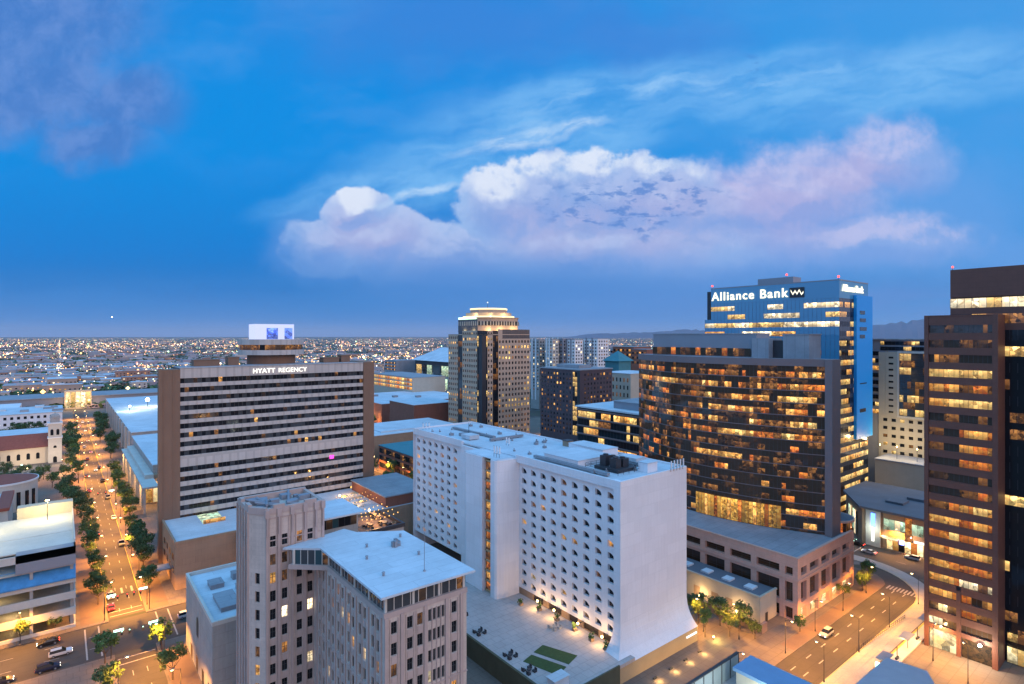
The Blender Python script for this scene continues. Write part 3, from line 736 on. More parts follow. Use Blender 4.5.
for i, (x, y, l_) in enumerate(((82.6,104.5,'dark lounge chairs round a low table beside the nearer lawn'),(82.2,97.2,'dark lounge chairs at the lawn end of the terrace edge'),
                                (83,117.5,'dark lounge chairs at the far left edge of the terrace'),(84.5,128,'dark lounge chairs under the hotel shaft corner'),(99.5,107.5,'low lounge group before the middle terrace doors'))):
    patio_set(x, y, l_, 'concrete' if i > 3 else 'dark_metal')
mb = MB(); mb.box(81.5,85.6,88.0,90.4,5.0,7.1); mb.box(81.3,85.8,87.8,90.6,7.1,7.3); tag(mb.build('terrace_kiosk', M['roof_white']), 'pale blue roofed kiosk at the near end of the terrace', 'kiosk')
for i, (y, l_) in enumerate(((118.2,'first glowing wall lamp from the hotel shaft'),(111.5,'second glowing wall lamp from the hotel shaft'),(102.6,'third glowing wall lamp from the hotel shaft'),(94.4,'last glowing wall lamp near the street end of the terrace'))):
    t = T('wall_lamp', l_, 'wall lamp', (102.9,y,7), 'wall lamps over the terrace doors')
    mb = MB(); mb.box(103.2,105.1,y-.1,y+.1,6.9,7.1); mb.build('bracket', M['dark_metal'], t)
    mb = MB(); mb.ball((102.95,y,7.05),.3); mb.build('globe', M['lamp_amber'], t)
    L = bpy.data.lights.new('wall_lamp_light', 'POINT'); L.energy = 650; L.color = (1,.55,.2); L.shadow_soft_size = .3
    lo = bpy.data.objects.new('wall_lamp_light', L); COL.objects.link(lo); lo.parent = t; lo.location = (-.7,0,.1)

# ================================================================== ART DECO OFFICE TOWER (near)
rng = random.Random(5)
d = T('deco_building', 'ribbed tan art deco high-rise with pale flat roof and set back tower', 'office building', (40,82,0))
DW = [('g_dark',.80),('l_low',.08),('l_dim',.05),('l_white',.03),('l_warm',.03),('g_grey',.01)]
FLR = 3.42
items = []
zrows = [33.4-FLR*i for i in range(10)]
def vcuts(zlo, zhi, hgt): 
    v = [zlo]
    for z in sorted(zrows): v += [z-hgt/2, z+hgt/2]
    return v+[zhi]
# front wing, end face (towards the viewer)
fx0, fx1, fy0, fy1 = 40.1, 55.7, 82.8, 114.48
cen = [41.8,44.65,46.5,48.35,49.2,50.05,50.9,53.15]; wid = [1.05,1.05,1.05,.6,.6,.6,.6,1.05]
uc = [0.0]
for c_, w_ in zip(cen, wid): uc += [c_-w_/2-fx0, c_+w_/2-fx0]
uc.append(fx1-fx0); mb = MB()
holes = {(1+2*i, 1+2*j) for i in range(8) for j in range(10)}
pn = mb.wall((fx0,fy0,0), (1,0,0), (0,-1,0), uc, vcuts(0,36.0,2.0), holes, .28)
for (i,j), q in pn.items(): items.append((q, 'g_grey' if i//2 in (3,4,5,6) and rng.random() < .85 else pick(rng, DW)))
# front wing, long face to the left
ucl = [0.0]; prs = [110.2,105.3,100.7,96.0,91.2,86.1]
for c_ in prs:
    for k in (-.95, .95): ucl += [fy1-(c_-k)-.5, fy1-(c_-k)+.5]
ucl.append(fy1-fy0); ucl = sorted(ucl)
holes = {(1+2*i, 1+2*j) for i in range(12) for j in range(10)}
pn = mb.wall((fx0,fy1,0), (0,-1,0), (-1,0,0), ucl, vcuts(0,36.0,2.1), holes, .28)
for q in pn.values(): items.append((q, pick(rng, DW)))
mb.poly([(fx1,fy0,0),(fx1,117,0),(fx1,117,36),(fx1,fy0,36)])
# the tower behind: face with window columns, chamfered corner, left face
TX0, TX1, TY0, TY1, TZ = 28.6, 42.2, 114.5, 126.2, 45.7
twz = [40.4-3.52*i for i in range(12)]
tc_ = [32.2,34.4,37.25,39.35]; uc = [0.0]; CXa, CYa = 30.9, TY0+3.0
for c_ in tc_: uc += [c_-.53-CXa, c_+.53-CXa]
uc.append(TX1-CXa); v = [-12.0]
for z in sorted(twz): v += [z-1.05, z+1.05]
v.append(TZ)
TT = [('g_dark',.74),('g_grey',.06),('l_low',.07),('l_dim',.05),('l_white',.05),('l_warm',.03)]
pn = mb.wall((CXa,TY0,0), (1,0,0), (0,-1,0), uc, v, {(1+2*i,1+2*j) for i in range(4) for j in range(12)}, .3)
for q in pn.values(): items.append((q, pick(rng, TT)))
ch = Vector((CXa-TX0, TY0-CYa)); Lc = ch.length; cu_ = ch/Lc
v2 = [-12.0]
for z in sorted(twz[2:]): v2 += [z-1.05, z+1.05]
v2.append(TZ)
pn = mb.wall((TX0,CYa,0), (cu_.x,cu_.y,0), (cu_.y,-cu_.x,0), [0,Lc/2-.5,Lc/2+.5,Lc], v2, {(1,1+2*j) for j in range(10)}, .3)
for q in pn.values(): items.append((q, pick(rng, DW)))
pn = mb.wall((TX0,TY1,0), (0,-1,0), (-1,0,0), [0,1.6,2.4,4.2,5.0,6.8,7.6,TY1-CYa], v, {(1+2*i,1+2*j) for i in range(3) for j in range(12)}, .3)
for q in pn.values(): items.append((q, pick(rng, DW)))
mb.poly([(TX0,TY1,0),(TX1,TY1,0),(TX1,TY1,TZ),(TX0,TY1,TZ)]); mb.poly([(TX1,TY0,30),(TX1,TY1,30),(TX1,TY1,TZ),(TX1,TY0,TZ)])
mb.poly([(TX0,CYa,TZ),(CXa,TY0,TZ),(TX1,TY0,TZ),(TX1,TY1,TZ),(TX0,TY1,TZ)])
mb.build('wall', M['deco_stone'], d)
# ribs, with spandrel panels, caps and string courses in the same mesh
mb = MB()
for x in (31.1,33.3,35.8,38.3,40.5,41.9): mb.box(x-.24,x+.24,TY0-.3,TY0+.02,0,TZ+.5)
for y in (117.8,119.5,121.6,123.6,125.9): mb.box(TX0-.3,TX0+.02,y-.28,y+.28,0,TZ+.3)
for y in (112.6,107.7,103.0,98.35,93.6,88.65,83.9): mb.box(39.86,40.12,y-.35,y+.35,0,35.2)
for x in (40.4,43.2,47.5,51.6,54.6): mb.box(x-.3,x+.3,82.55,82.82,0,35.4)
for y in (110.2,105.3,100.7,96,91.2,86.1): mb.box(39.93,40.12,y-.16,y+.16,0,34.9)
for x in (48.78,49.63,50.48): mb.box(x-.08,x+.08,82.65,82.83,8,34.6)
for c_ in tc_:
    for sg in (-.72,.72): mb.box(c_+sg-.08,c_+sg+.08,TY0-.14,TY0+.01,0,TZ-1)
    for z in twz: mb.box(c_-.5,c_+.5,TY0-.06,TY0-.004,z-2.35,z-1.15)
for c_ in (41.8,44.65,46.5,53.15):
    for sg in (-.72,.72): mb.box(c_+sg-.07,c_+sg+.07,82.68,82.81,0,34.9)
    for z in zrows: mb.box(c_-.48,c_+.48,82.72,82.795,z-2.3,z-1.1)
for y in prs:
    for z in zrows:
        for sg in (-.95,.95): mb.box(40.02,40.095,y+sg-.45,y+sg+.45,z-2.25,z-1.15)
for x in (31.1,33.3,35.8,38.3,40.5,41.9): mb.prism([(x-.4,TY0-.45),(x+.4,TY0-.45),(x+.4,TY0+.3),(x-.4,TY0+.3)], TZ-.6, TZ+.9, bottom=True); mb.box(x-.14,x+.14,TY0-.5,TY0-.2,TZ-4,TZ-.6)
for z in (TZ-5.2, TZ-.9): mb.box(CXa,TX1,TY0-.12,TY0-.01,z,z+.22); mb.box(TX0-.12,TX0-.01,CYa,TY1,z,z+.22)
for z in (21.5,8.0): mb.box(39.95,55.8,82.66,82.83,z,z+.25); mb.box(39.95,40.13,82.83,114.4,z,z+.25)
mb.build('rib_and_panel', M['deco_trim'], d)
mb = MB()   # stepped parapet of the tower
for (x0,x1,hh) in ((30.8,32.3,.5),(32.3,34.4,1.1),(34.4,38.3,.55),(38.3,40.6,1.0),(40.6,42.3,.4)): mb.box(x0,x1,TY0-.1,TY0+.7,TZ,TZ+.6+hh)
for (y0,y1,hh) in ((117.6,120,1.0),(120,123,.4),(123,124.8,1.0),(124.8,126.2,.5)): mb.box(TX0-.1,TX0+.6,y0,y1,TZ,TZ+.6+hh)
mb.prism([(TX0-.15,CYa),(CXa-.1,TY0-.1),(CXa+.4,TY0+.4),(TX0+.4,CYa+.4)], TZ, TZ+1.3)
mb.box(29,42.2,125.6,126.3,TZ,TZ+1.2); mb.box(41.6,42.25,TY0+.7,125.6,TZ,TZ+.9)
mb.build('parapet', M['deco_trim'], d)
rg = random.Random(3)
for i in range(14):
    mb = MB(); x, y = rg.uniform(29.6,39.5), rg.uniform(118.2,123.4); mb.box(x,x+rg.uniform(.8,2.2),y,y+rg.uniform(.8,1.8),TZ,TZ+.3+rg.uniform(.2,.9)); mb.build('roof_equipment', M['grey_panel'], d)
for i in range(6):
    mb = MB(); mb.tube((rg.uniform(28,40),rg.uniform(116,126),TZ+.4),(rg.uniform(28,40),rg.uniform(116,126),TZ+1.2),.25,n=6); mb.build('roof_pipe', M['grey_panel'], d)
# glazed attic and thin oversailing roof
attic = [(40.5,83.2),(55.3,83.2),(55.3,107.4),(48.6,111.2),(47.0,114.6),(35.3,111.9),(40.5,107.2)]
mb = MB(); mb.prism([(40.0,82.7),(55.8,82.7),(55.8,107.8),(49,111.8),(47.4,115.4),(34.4,112.3),(40.0,107.0)], 35.2, 36.1, bottom=True); mb.build('ledge', M['deco_trim'], d)
ak = runs(random.Random(8), 60, [('g_grey',.5),('g_teal',.28),('l_low',.1),('l_dim',.07),('l_yellow',.05)], 1, 2)
band(d, attic, 36.1, 38.8, 1.5, ak, 'attic_glazing', 'concrete_light', .14, .05, closed=True)
for (x, y) in attic+[(45.4,83.2),(50.3,83.2),(40.5,95),(40.5,101),(40.5,89)]:
    mb = MB(); mb.box(x-.2,x+.2,y-.2,y+.2,36.1,38.8); mb.build('attic_post', M['concrete_light'], d)
mb = MB(); mb.prism([(39.2,81.9),(56.8,81.7),(56.6,107.6),(48.5,112.8),(47.2,116.5),(33.7,113.3),(39.3,108.5)], 38.8, 39.15, bottom=True); mb.build('roof', M['roof_white'], d)
mb = MB(); mb.prism([(39.2,81.9),(56.8,81.7),(56.6,107.6),(48.5,112.8),(47.2,116.5),(33.7,113.3),(39.3,108.5)], 39.15, 39.17)
mb.build('roof_membrane', M['roof_white'], d)
add_windows(d, items, 100, bar='mullion')
mb = MB(); rg = random.Random(9)
for i in range(6): 
    x, y = 51.5+rg.uniform(-1.3,1.3), 100.5+rg.uniform(-1.2,1.2); mb.box(x,x+rg.uniform(.5,1.1),y,y+rg.uniform(.5,1.0),39.1,39.5+rg.uniform(.2,.9))
tag(mb.build('air_conditioner', M['grey_metal']), 'cluster of small condensers in the middle of the art deco roof', 'air conditioner')
t = T('flagpole', 'thin pole standing near the front edge of the art deco roof', 'pole', (49.6,86.8,39.2))
mb = MB(); mb.tube((49.6,86.8,39.1),(49.6,86.8,48.5),.06,.035); mb.build('pole', M['grey_metal'], t); mb = MB(); mb.tube((49.6,86.8,39.1),(49.6,86.8,39.4),.3,.2,8); mb.build('base', M['grey_metal'], t)
for i, (x, y) in enumerate(((44,98),(52.5,94),(46.5,103.6),(54.2,104.6),(43.2,89.5))):
    mb = MB(); mb.tube((x,y,39.1),(x,y,39.7),.22,.22,8); mb.tube((x,y,39.7),(x,y,39.85),.34,.2,8)
    tag(mb.build('roof_vent', M['grey_metal']), 'small pipe vent on the pale art deco roof', 'vent', 'pipe vents on the art deco roof')
# rear wing behind the tower with a roof terrace
rw = T('rear_wing', 'lower rear wing with pale roof slab and dark glazing behind the deco tower', 'building wing', (46,122,0))
mb = MB(); mb.prism([(42.4,117.5),(52,121.7),(64,121.7),(64,134.5),(42.4,134.5)], 0, 34.8); mb.build('wall', M['concrete'], rw)
band(rw, [(44.2,122.6),(52.6,122.6)], 37.6, 40.0, 1.4, ['g_dark','l_low','g_teal','g_dark'], 'glazing')
mb = MB(); mb.box(44,53,122.7,134.3,34.8,40.0); mb.build('penthouse_wall', M['concrete'], rw)
mb = MB(); mb.box(43.2,54.2,121.6,134.6,40.0,40.35); mb.build('roof', M['roof_white'], rw)
mb = MB(); mb.box(54.3,64.2,121.5,122,34.8,35.7); mb.box(63.7,64.2,122,134.5,34.8,35.7); mb.build('parapet', M['dark_metal'], rw)
mb = MB(); mb.box(54.3,63.6,122.1,134.4,34.8,34.86); mb.build('terrace_floor', M['paving_red'], rw)
def string_lights(pa, pb, n, label, group, sag=.5, rows=1, off=(0,0,0)):
    t = T('string_lights', label, 'string lights', pa, group)
    w_ = MB(); b_ = MB(); pa, pb = Vector(pa), Vector(pb); prev = None
    for i in range(n+1):
        k = i/n; c = pa.lerp(pb, k)+Vector((0,0,-sag*4*k*(1-k)))
        if prev is not None: w_.tube(prev, c, .03, n=3, cap=False)
        b_.ball(c+Vector((0,0,-.15)), .14, n=4, k=3); prev = c
    w_.build('cable', M['dark_metal'], t); b_.build('bulbs', M['bulb'], t)
for i in range(4):
    string_lights((54.6,124.0+2.9*i,37.8),(63.6,124.0+2.9*i,37.8),8,'warm bulb string slung across the roof terrace behind the deco tower','bulb strings over the roof terrace')
rg = random.Random(15)
for i in range(10):
    x, y = rg.uniform(55.5,62.5), rg.uniform(123.5,133.5)
    t = T('terrace_table', 'small dining table with stools on the glowing roof terrace', 'table', (x,y,34.86), 'tables on the roof terrace')
    mb = MB(); mb.tube((x,y,34.86),(x,y,35.6),.1); mb.tube((x,y,35.6),(x,y,35.65),.55,n=8); mb.build('table_top', M['hotel_base'], t)
    for a in range(3):
        m_ = MB(); c = (x+.95*math.cos(a*2.1+i),y+.95*math.sin(a*2.1+i)); m_.box(c[0]-.22,c[0]+.22,c[1]-.22,c[1]+.22,34.86,35.35); m_.build('stool', M['dark_metal'], t)
L = []
def plight(parent, loc, energy, color, size=.3, name='lamp_light'):
    l = bpy.data.lights.new(name, 'POINT'); l.energy = energy; l.color = color; l.shadow_soft_size = size
    o = bpy.data.objects.new(name, l); COL.objects.link(o)
    off = Vector((0,0,0)); p = parent
    while p is not None: off += Vector(p.location); p = p.parent
    o.parent = parent; o.location = Vector(loc)-off; return o
lamp_t = T('terrace_lantern', 'glowing lantern on a post on the roof terrace behind the deco tower', 'lantern', (59,130,34.8))
mb = MB(); mb.tube((59,130,34.86),(59,130,37.4),.06); mb.build('post', M['dark_metal'], lamp_t); mb = MB(); mb.ball((59,130,37.6),.25); mb.build('globe', M['lamp_amber'], lamp_t)
plight(lamp_t, (59,130,37.2), 700, (1,.5,.16)); plight(lamp_t, (59,126,37.0), 600, (1,.5,.16)); plight(lamp_t, (62,132,37.0), 500, (1,.5,.16))

# low plain building left of the deco tower
b = T('low_block', 'plain grey walled block with pale cluttered roof beside the orange street', 'building', (25.6,136,0))
mb = MB(); mb.box(25.7,60,135.6,168,0,17.6); mb.build('wall', M['concrete'], b)
mb = MB(); mb.box(25.6,60.1,135.5,136.1,17.6,18.5); mb.box(25.6,26.2,136.1,167.5,17.6,18.5); mb.box(25.6,60.1,167.5,168.1,17.6,18.5); mb.build('parapet', M['concrete_light'], b)
mb = MB(); mb.box(26.2,60,136.1,167.5,17.6,17.7); mb.build('roof', M['roof_white'], b)
for y in (139,146,153,160):
    mb = MB(); mb.poly([(25.66,y+1.2,.3),(25.66,y-1.2,.3),(25.66,y-1.2,3.6),(25.66,y+1.2,3.6)]); mb.build('doorway', M['l_low'], b)
mb = MB(); pts = [(25.64,153.6,8.5),(25.64,151.2,8.5)]+[(25.64,152.4-1.2*math.cos(R(a)),12+1.2*math.sin(R(a))) for a in range(0,181,30)]; mb.poly(pts); mb.build('arched_niche', M['dark_metal'], b)
for i, (x, y, w_, l_, hh) in enumerate(((28.5,141,4.2,9,.9),(34,138.2,3,2.4,1.3),(29,155,3,4,1.0),(34,148,2,4.5,1.1),(31.5,137.4,1.6,1.6,1.0),(34.6,158,2.4,2.4,1.4))):
    mb = MB(); mb.box(x,x+w_,y,y+l_,17.7,17.7+hh); mb.box(x-.1,x+w_+.1,y-.1,y+l_+.1,17.7+hh,17.85+hh)
    tag(mb.build('air_handler', M['grey_metal'] if i % 2 else M['roof_grey']), ['long pale duct housing on the plain block roof','square condenser near the front parapet of the plain block','pale duct box at the back of the plain block roof','narrow duct box mid roof on the plain block','smallest condenser at the front of the plain block roof','tall square condenser deep on the plain block roof'][i], 'air handler')

# ================================================================== REGENCY SLAB HOTEL
hy = T('slab_hotel', 'wide brown-ended hotel slab with horizontal white balcony bands and name sign', 'hotel', (27,234,0))
ax0, ax1, ay, az = 27.0, 108.5, 234.0, 68.6
mb = MB(); mb.box(ax0+.7,33.9,ay,ay+6.5,0,az-.6); mb.box(ax0+.3,ax0+1.4,ay-.3,ay+.9,0,az-.2); mb.box(ax0+4.6,ax0+5.0,ay-.12,ay+.3,0,az-.65); mb.build('end_pier', M['hyatt_pier'], hy)
mb = MB(); mb.box(103.6,ax1,ay,ay+17,0,az); mb.build('end_pier', M['hyatt_pier'], hy)
mb = MB(); mb.box(33.9,103.6,ay+.9,ay+17,0,az-.4); mb.build('core_wall', M['dark_metal'], hy)
zr = [63.9-3.27*i for i in range(9)]+[31.9-3.45*i for i in range(9)]
prev = az; rng = random.Random(31)
for i, z in enumerate(zr):
    lo = z+.84
    mb = MB(); mb.box(33.95,103.55,ay+.35,ay+.89,lo,prev); mb.build('balcony_band', M['hyatt_band'], hy)
    kk = runs(rng, 48, [('g_dark',.62),('g_grey',.28),('l_low',.06),('l_dim',.03),('l_warm',.01)], 1, 1) if i != 17 else ['l_warm','l_yellow']
    band(hy, [(34.0,ay+.86),(103.5,ay+.86)], z-.98, lo, 1.4, kk, 'window_band', mt=.12, out=.03)
    prev = z-.98
mb = MB(); mb.box(33.95,103.55,ay+.12,ay+.89,0,prev); mb.build('balcony_band', M['hyatt_band'], hy)
mb = MB(); mb.box(34,ax1-.1,ay+.2,ay+16.9,az-.39,az-.2); mb.build('roof', M['roof_grey'], hy)
text('HYATT', 2.5, 'sign_white', hy, (58.4,ay+.24,65.6), (1,0), bold=.03, spacing=1.06); text('REGENCY', 2.5, 'sign_white', hy, (67.9,ay+.24,65.6), (1,0), spacing=1.02)
mb = MB(); mb.box(88.7,90.4,ay+.25,ay+.33,28.5,29.9); mb.build('pink_lamp_panel', M['sign_pink'], hy)
# revolving restaurant and lit plant box on its roof
rs = T('rooftop_restaurant', 'drum shaped rooftop restaurant with dark ribbon window above the brown-ended hotel', 'restaurant', (72,252,68))
cx, cy_ = 71.4, 256.0
ring = lambda r_, n=40: [(cx+r_*math.cos(2*math.pi*i/n), cy_+r_*math.sin(2*math.pi*i/n)) for i in range(n)]
mb = MB(); mb.prism(ring(9.6), 66, 72.2); mb.build('stem_wall', M['hyatt_pier'], rs)
mb = MB(); mb.prism(ring(13.1), 72.2, 74.2, bottom=True); mb.build('lower_band', M['hyatt_band'], rs)
band(rs, ring(12.6), 74.2, 76.4, 1.6, runs(random.Random(2), 60, [('g_dark',.42),('l_low',.25),('l_amber',.12),('l_dim',.21)], 1, 3), 'window_band', closed=True)
mb = MB(); mb.prism(ring(13.2), 76.4, 78.6, bottom=True); mb.build('upper_band', M['hyatt_band'], rs)
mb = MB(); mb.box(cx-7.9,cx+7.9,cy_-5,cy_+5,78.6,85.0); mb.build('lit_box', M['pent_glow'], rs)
for (x0, x1) in ((cx-3.4,cx+1.2),(cx+3.9,cx+7.2)):
    mb = MB(); mb.box(x0,x1,cy_-5.15,cy_-5.02,78.7,83.4); mb.build('blue_screen', M['pent_blue'], rs)
for (x, w_, hh) in ((40,9,2.2),(52,4,3.0),(90,7,2.0),(98,4,2.8)):
    mb = MB(); mb.box(x,x+w_,245,250,68.3,68.4+hh); mb.box(x-.2,x+w_+.2,244.8,250.2,68.4+hh,68.7+hh); tag(mb.build('roof_housing', M['hyatt_pier']), {40:'long brown plant housing at the left on the slab hotel roof',52:'narrow brown housing left of the rooftop restaurant',90:'brown plant housing right of the rooftop restaurant',98:'narrow brown housing at the right end of the slab hotel roof'}[x], 'roof housing')
# its podium with pool court
pd = T('hotel_podium', 'low brown podium with pale roof and lit pool court before the slab hotel', 'podium', (28,206,0))
mb = MB(); mb.box(28.4,48,205.4,233.9,0,14.6); mb.box(48,112,198,233.9,0,14.6); mb.build('wall', M['tan'], pd)
mb = MB(); mb.box(28.2,48,205.2,205.8,14.6,15.3); mb.box(28.2,28.8,205.8,233.9,14.6,15.3); mb.build('parapet', M['tan'], pd)
mb = MB(); mb.box(28.8,39,205.8,233.9,14.6,14.75); mb.box(39,46,205.8,221,14.6,14.75); mb.box(46,112,198.2,233.9,14.6,14.76); mb.build('roof', M['roof_white'], pd)
mb = MB(); mb.box(39,46,221,233.9,14.6,14.66); mb.build('pool_court', M['l_green'], pd)
mb = MB(); mb.box(39,46,220.8,221,14.6,16.1); mb.build('court_wall', M['l_warm'], pd)
for z in (4.5,8.5):
    for y in (210,216,222,228):
        mb = MB(); mb.poly([(28.36,y+1.6,z),(28.36,y-1.6,z),(28.36,y-1.6,z+2),(28.36,y+1.6,z+2)]); mb.build('window', M['l_dim' if y == 216 else 'g_dark'], pd)
mb = MB(); mb.box(22.5,28.3,214,219,4.2,4.6); mb.build('canopy', M['roof_grey'], pd)
# restaurant pavilion with red walls and bulb-hung terrace, right end of the podium
pv = T('terrace_pavilion', 'low pavilion with brick end wall and grey roof before the slab hotel corner', 'pavilion', (96,205,0))
mb = MB(); mb.box(97,117.5,199,231,14.8,18.6); mb.build('wall', M['brick'], pv)
mb = MB(); mb.box(96.6,117.9,198.6,231.4,18.6,19.0); mb.build('roof', M['roof_grey'], pv)
for i in range(3):
    string_lights((84,205+5*i,17.6),(96,205+5*i,17.6),9,'warm bulb string across the podium terrace of the slab hotel','bulb strings over the podium terrace')
for i, (x, y) in enumerate(((86,203),(91,206),(86,210),(92,212),(88,217),(93,219))):
    t = T('parasol', 'small tan parasol on the amber podium terrace of the slab hotel', 'parasol', (x,y,14.8), 'parasols on the podium terrace')
    mb = MB(); mb.tube((x,y,14.75),(x,y,17.2),.06); mb.build('pole', M['dark_metal'], t)
    mb = MB(); rr8 = [(x+1.6*math.cos(R(45*k)),y+1.6*math.sin(R(45*k)),16.7) for k in range(8)]
    for k in range(8): mb.poly([rr8[k], rr8[(k+1)%8], (x,y,17.3)])
    mb.build('canopy', M['hotel_base'], t)
tl = T('terrace_lantern', 'glowing lantern on a post on the slab hotel podium terrace', 'lantern', (85,214,14.8))
mb = MB(); mb.tube((85,214,14.7),(85,214,18),.08); mb.build('post', M['dark_metal'], tl); mb = MB(); mb.ball((85,214,18.2),.35); mb.build('globe', M['lamp_amber'], tl)
for (x, y) in ((84,206),(90,207),(87,216),(92,224)): plight(tl, (x,y,17.8), 900, (1,.5,.14))
# ================================================================== CURVED GLASS OFFICE BLOCK
g = T('curved_glass_building', 'bronze glass office block with bowed front and mauve frame above pink podium', 'office building', (189,77,0))
AX, YA, YB, SAG = 189.5, 77.2, 153.0, 11.0
arc = []
for i in range(33):
    t = i/32; y = YB+(YA+1.6-YB)*t; arc.append((AX-SAG*(1-(2*t-1)**2)*(1.12-.24*t), y))
backp = [(194.5,77.2),(203,95),(206,115),(202,138),(193,153)]
def offset_arc(k): return [(x-k, y) for x, y in arc]
zt, F0, FH = 72.6, 18.0, 4.03
rng = random.Random(41)
for i in range(13):
    z0 = zt-2.3-FH*(i+1)
    if i < 6: tab = [('l_warm',.26),('l_amber',.24),('l_yellow',.06),('l_dim',.32),('g_bronze',.12)]
    elif i < 10: tab = [('l_warm',.07),('l_amber',.10),('l_dim',.22),('l_low',.2),('g_bronze',.41)]
    else: tab = [('l_amber',.16),('l_dim',.25),('l_warm',.13),('g_bronze',.46)]
    left = [('g_bronze',.42),('l_dim',.28),('l_warm',.12),('l_amber',.18)]
    kk = runs(rng, 40, tab, 1, 3); kk = runs(rng, 28, left if i > 1 else tab, 1, 3)+kk
    if i in (7,): kk = kk[:30]+['l_warm']*14+kk[44:]
    band(g, arc, z0+.30, z0+2.15, 1.25, kk, 'window_band', mt=.07)
    band(g, offset_arc(.02), z0+2.15, z0+FH-.02, 1.25, runs(rng, 60, [('g_bronze',.55),('l_low',.3),('l_dim',.15)] if i < 9 else [('g_bronze',.8),('l_low',.2)],1,3), 'spandrel_band', mt=.05)
    mb = MB()
    for (a, b) in zip(offset_arc(.12), offset_arc(.12)[1:]): mb.poly([(*a,z0+.05),(*b,z0+.05),(*b,z0+.30),(*a,z0+.30)])
    mb.build('floor_edge', M['mauve_metal'], g)
# double height lit lobby storey at the bottom of the curve
band(g, offset_arc(.45)[15:28], 17.3, 24.6, 1.25, ['l_gold','l_gold','l_gold','l_warm','l_gold','l_gold','l_amber'], 'lobby_glazing', mt=.1)
band(g, arc, 17.1, zt-2.3-FH*13+.05, 1.9, ['g_bronze','l_low'], 'lobby_glazing', mt=.07)
mb = MB()
for (a, b) in zip(arc, arc[1:]): mb.prism([(a[0]-.5,a[1]),(b[0]-.5,b[1]),(b[0]+2,b[1]),(a[0]+2,a[1])], zt-2.3, zt, bottom=True)
mb.box(188.4,194.6,76.6,78.8,17.1,zt+.02); mb.build('frame', M['mauve_metal'], g)
mb = MB(); mb.prism([(x+.5,y) for x,y in arc]+backp, 17.1, zt-.5); mb.build('core_wall', M['dark_metal'], g)
mb = MB(); mb.prism([(x+.4,y) for x,y in arc]+backp, zt-.3, zt-.1); mb.build('roof', M['roof_grey'], g)
mb = MB(); mb.box(190,199,102,146,zt-.1,80.6); mb.build('penthouse_wall', M['grey_panel'], g)
mb = MB(); mb.box(188.6,198,97,103,zt-.1,79.2); mb.box(190.5,199,84.5,93,zt-.1,80.4); mb.build('penthouse_wall', M['roof_grey'], g)
mb = MB(); mb.box(191.5,198,93,97,zt-.1,78.5); mb.build('louvre_wall', M['dark_metal'], g)
mb = MB(); mb.box(189.8,199.2,101.9,146.2,80.6,81.0); mb.box(190.3,199.2,84.3,93.2,80.4,80.7); mb.build('penthouse_roof', M['roof_grey'], g)
band(g, [(189.6,146),(189.6,104)], zt+.2, zt+3.0, 2.2, ['g_bronze','l_dim','l_low','g_bronze','l_amber'], 'penthouse_glazing')
# pink podium
p = T('pink_podium', 'pink stone podium with two rows of dark openings below the curved glass block', 'podium', (161,74.5,0))
rng = random.Random(43); items = []
mb = MB(); ys = [140.0]
bays = [(75.9,78.1)]+[(79.7+8.55*i,86.5+8.55*i) for i in range(7)]
uc = [0.0]
for a, b in sorted(bays, reverse=True): uc += [140-b, 140-a]
uc.append(140-74.5); nb = len(bays)
vz = [0,.2,3.6,5.1,10.7,12.6,14.9,17.6]
holes = {(1+2*i, j) for i in range(nb) for j in (1,3,5)}
pn = mb.wall((161,140,0), (0,-1,0), (-1,0,0), uc, vz, holes, 1.1)
for (i,j), q in pn.items(): items.append((q, 'g_bronze' if j != 1 else pick(rng, [('l_warm',.3),('g_bronze',.5),('l_amber',.2)])))
bx = [(163,166.4),(168.4,174.0),(175.8,181.4),(183.2,188.8),(190.6,196)]
uc = [0.0]
for a, b in bx: uc += [a-161, b-161]
uc.append(198-161)
pn = mb.wall((161,74.5,0), (1,0,0), (0,-1,0), uc, vz, {(1+2*i, j) for i in range(5) for j in (1,3,5)}, 1.1)
for (i,j), q in pn.items(): items.append((q, 'g_bronze' if j != 1 else 'l_shop'))
rc = [(198+7*math.sin(R(a)), 81.5-7*math.cos(R(a))) for a in range(0,91,15)]
for k, (a, b) in enumerate(zip(rc, rc[1:])):
    pv_ = MB(); U = Vector((b[0]-a[0], b[1]-a[1])); Lk = U.length; U /= Lk
    q_ = mb.wall((a[0],a[1],0), (U.x,U.y,0), (U.y,-U.x,0), [0,.3,Lk-.3,Lk], vz, {(1,1),(1,3),(1,5)}, .6)
    for (i,j), q in q_.items(): items.append((q, 'g_bronze' if j != 1 else 'l_shop'))
mb.poly([(205,81.5,0),(205,140,0),(205,140,17.6),(205,81.5,17.6)])
mb.build('wall', M['pink_granite'], p)
mb = MB(); mb.box(160.85,161.6,74.3,140,17.6,18.0); mb.box(161.6,198,74.3,75.1,17.6,18.0); mb.box(160.8,161.0,74.4,140,11.45,11.8); mb.box(161.0,198,74.25,74.49,11.45,11.8); mb.build('cornice', M['pink_granite'], p)
mb = MB(); mb.prism([(161.6,75.1)]+[(198,75.1)]+[(x-.5 if x>199 else x,y+.4) for x,y in rc[1:]]+[(204.5,140),(161.6,140)], 16.9, 17.1); mb.build('roof', M['roof_grey'], p)
add_windows(p, items, 100, bar='mullion', name='window')
t = T('drum_pavilion', 'round corner pavilion with dark conical roof at the end of the pink podium', 'pavilion', (199.5,80,17))
rr = lambda r_, n=28: [(199.6+r_*math.cos(2*math.pi*i/n), 80.6+r_*math.sin(2*math.pi*i/n)) for i in range(n)]
band(t, rr(5.0), 17.1, 20.2, 1.1, ['l_dim','l_amber','g_bronze','l_dim'], 'glazing', closed=True)
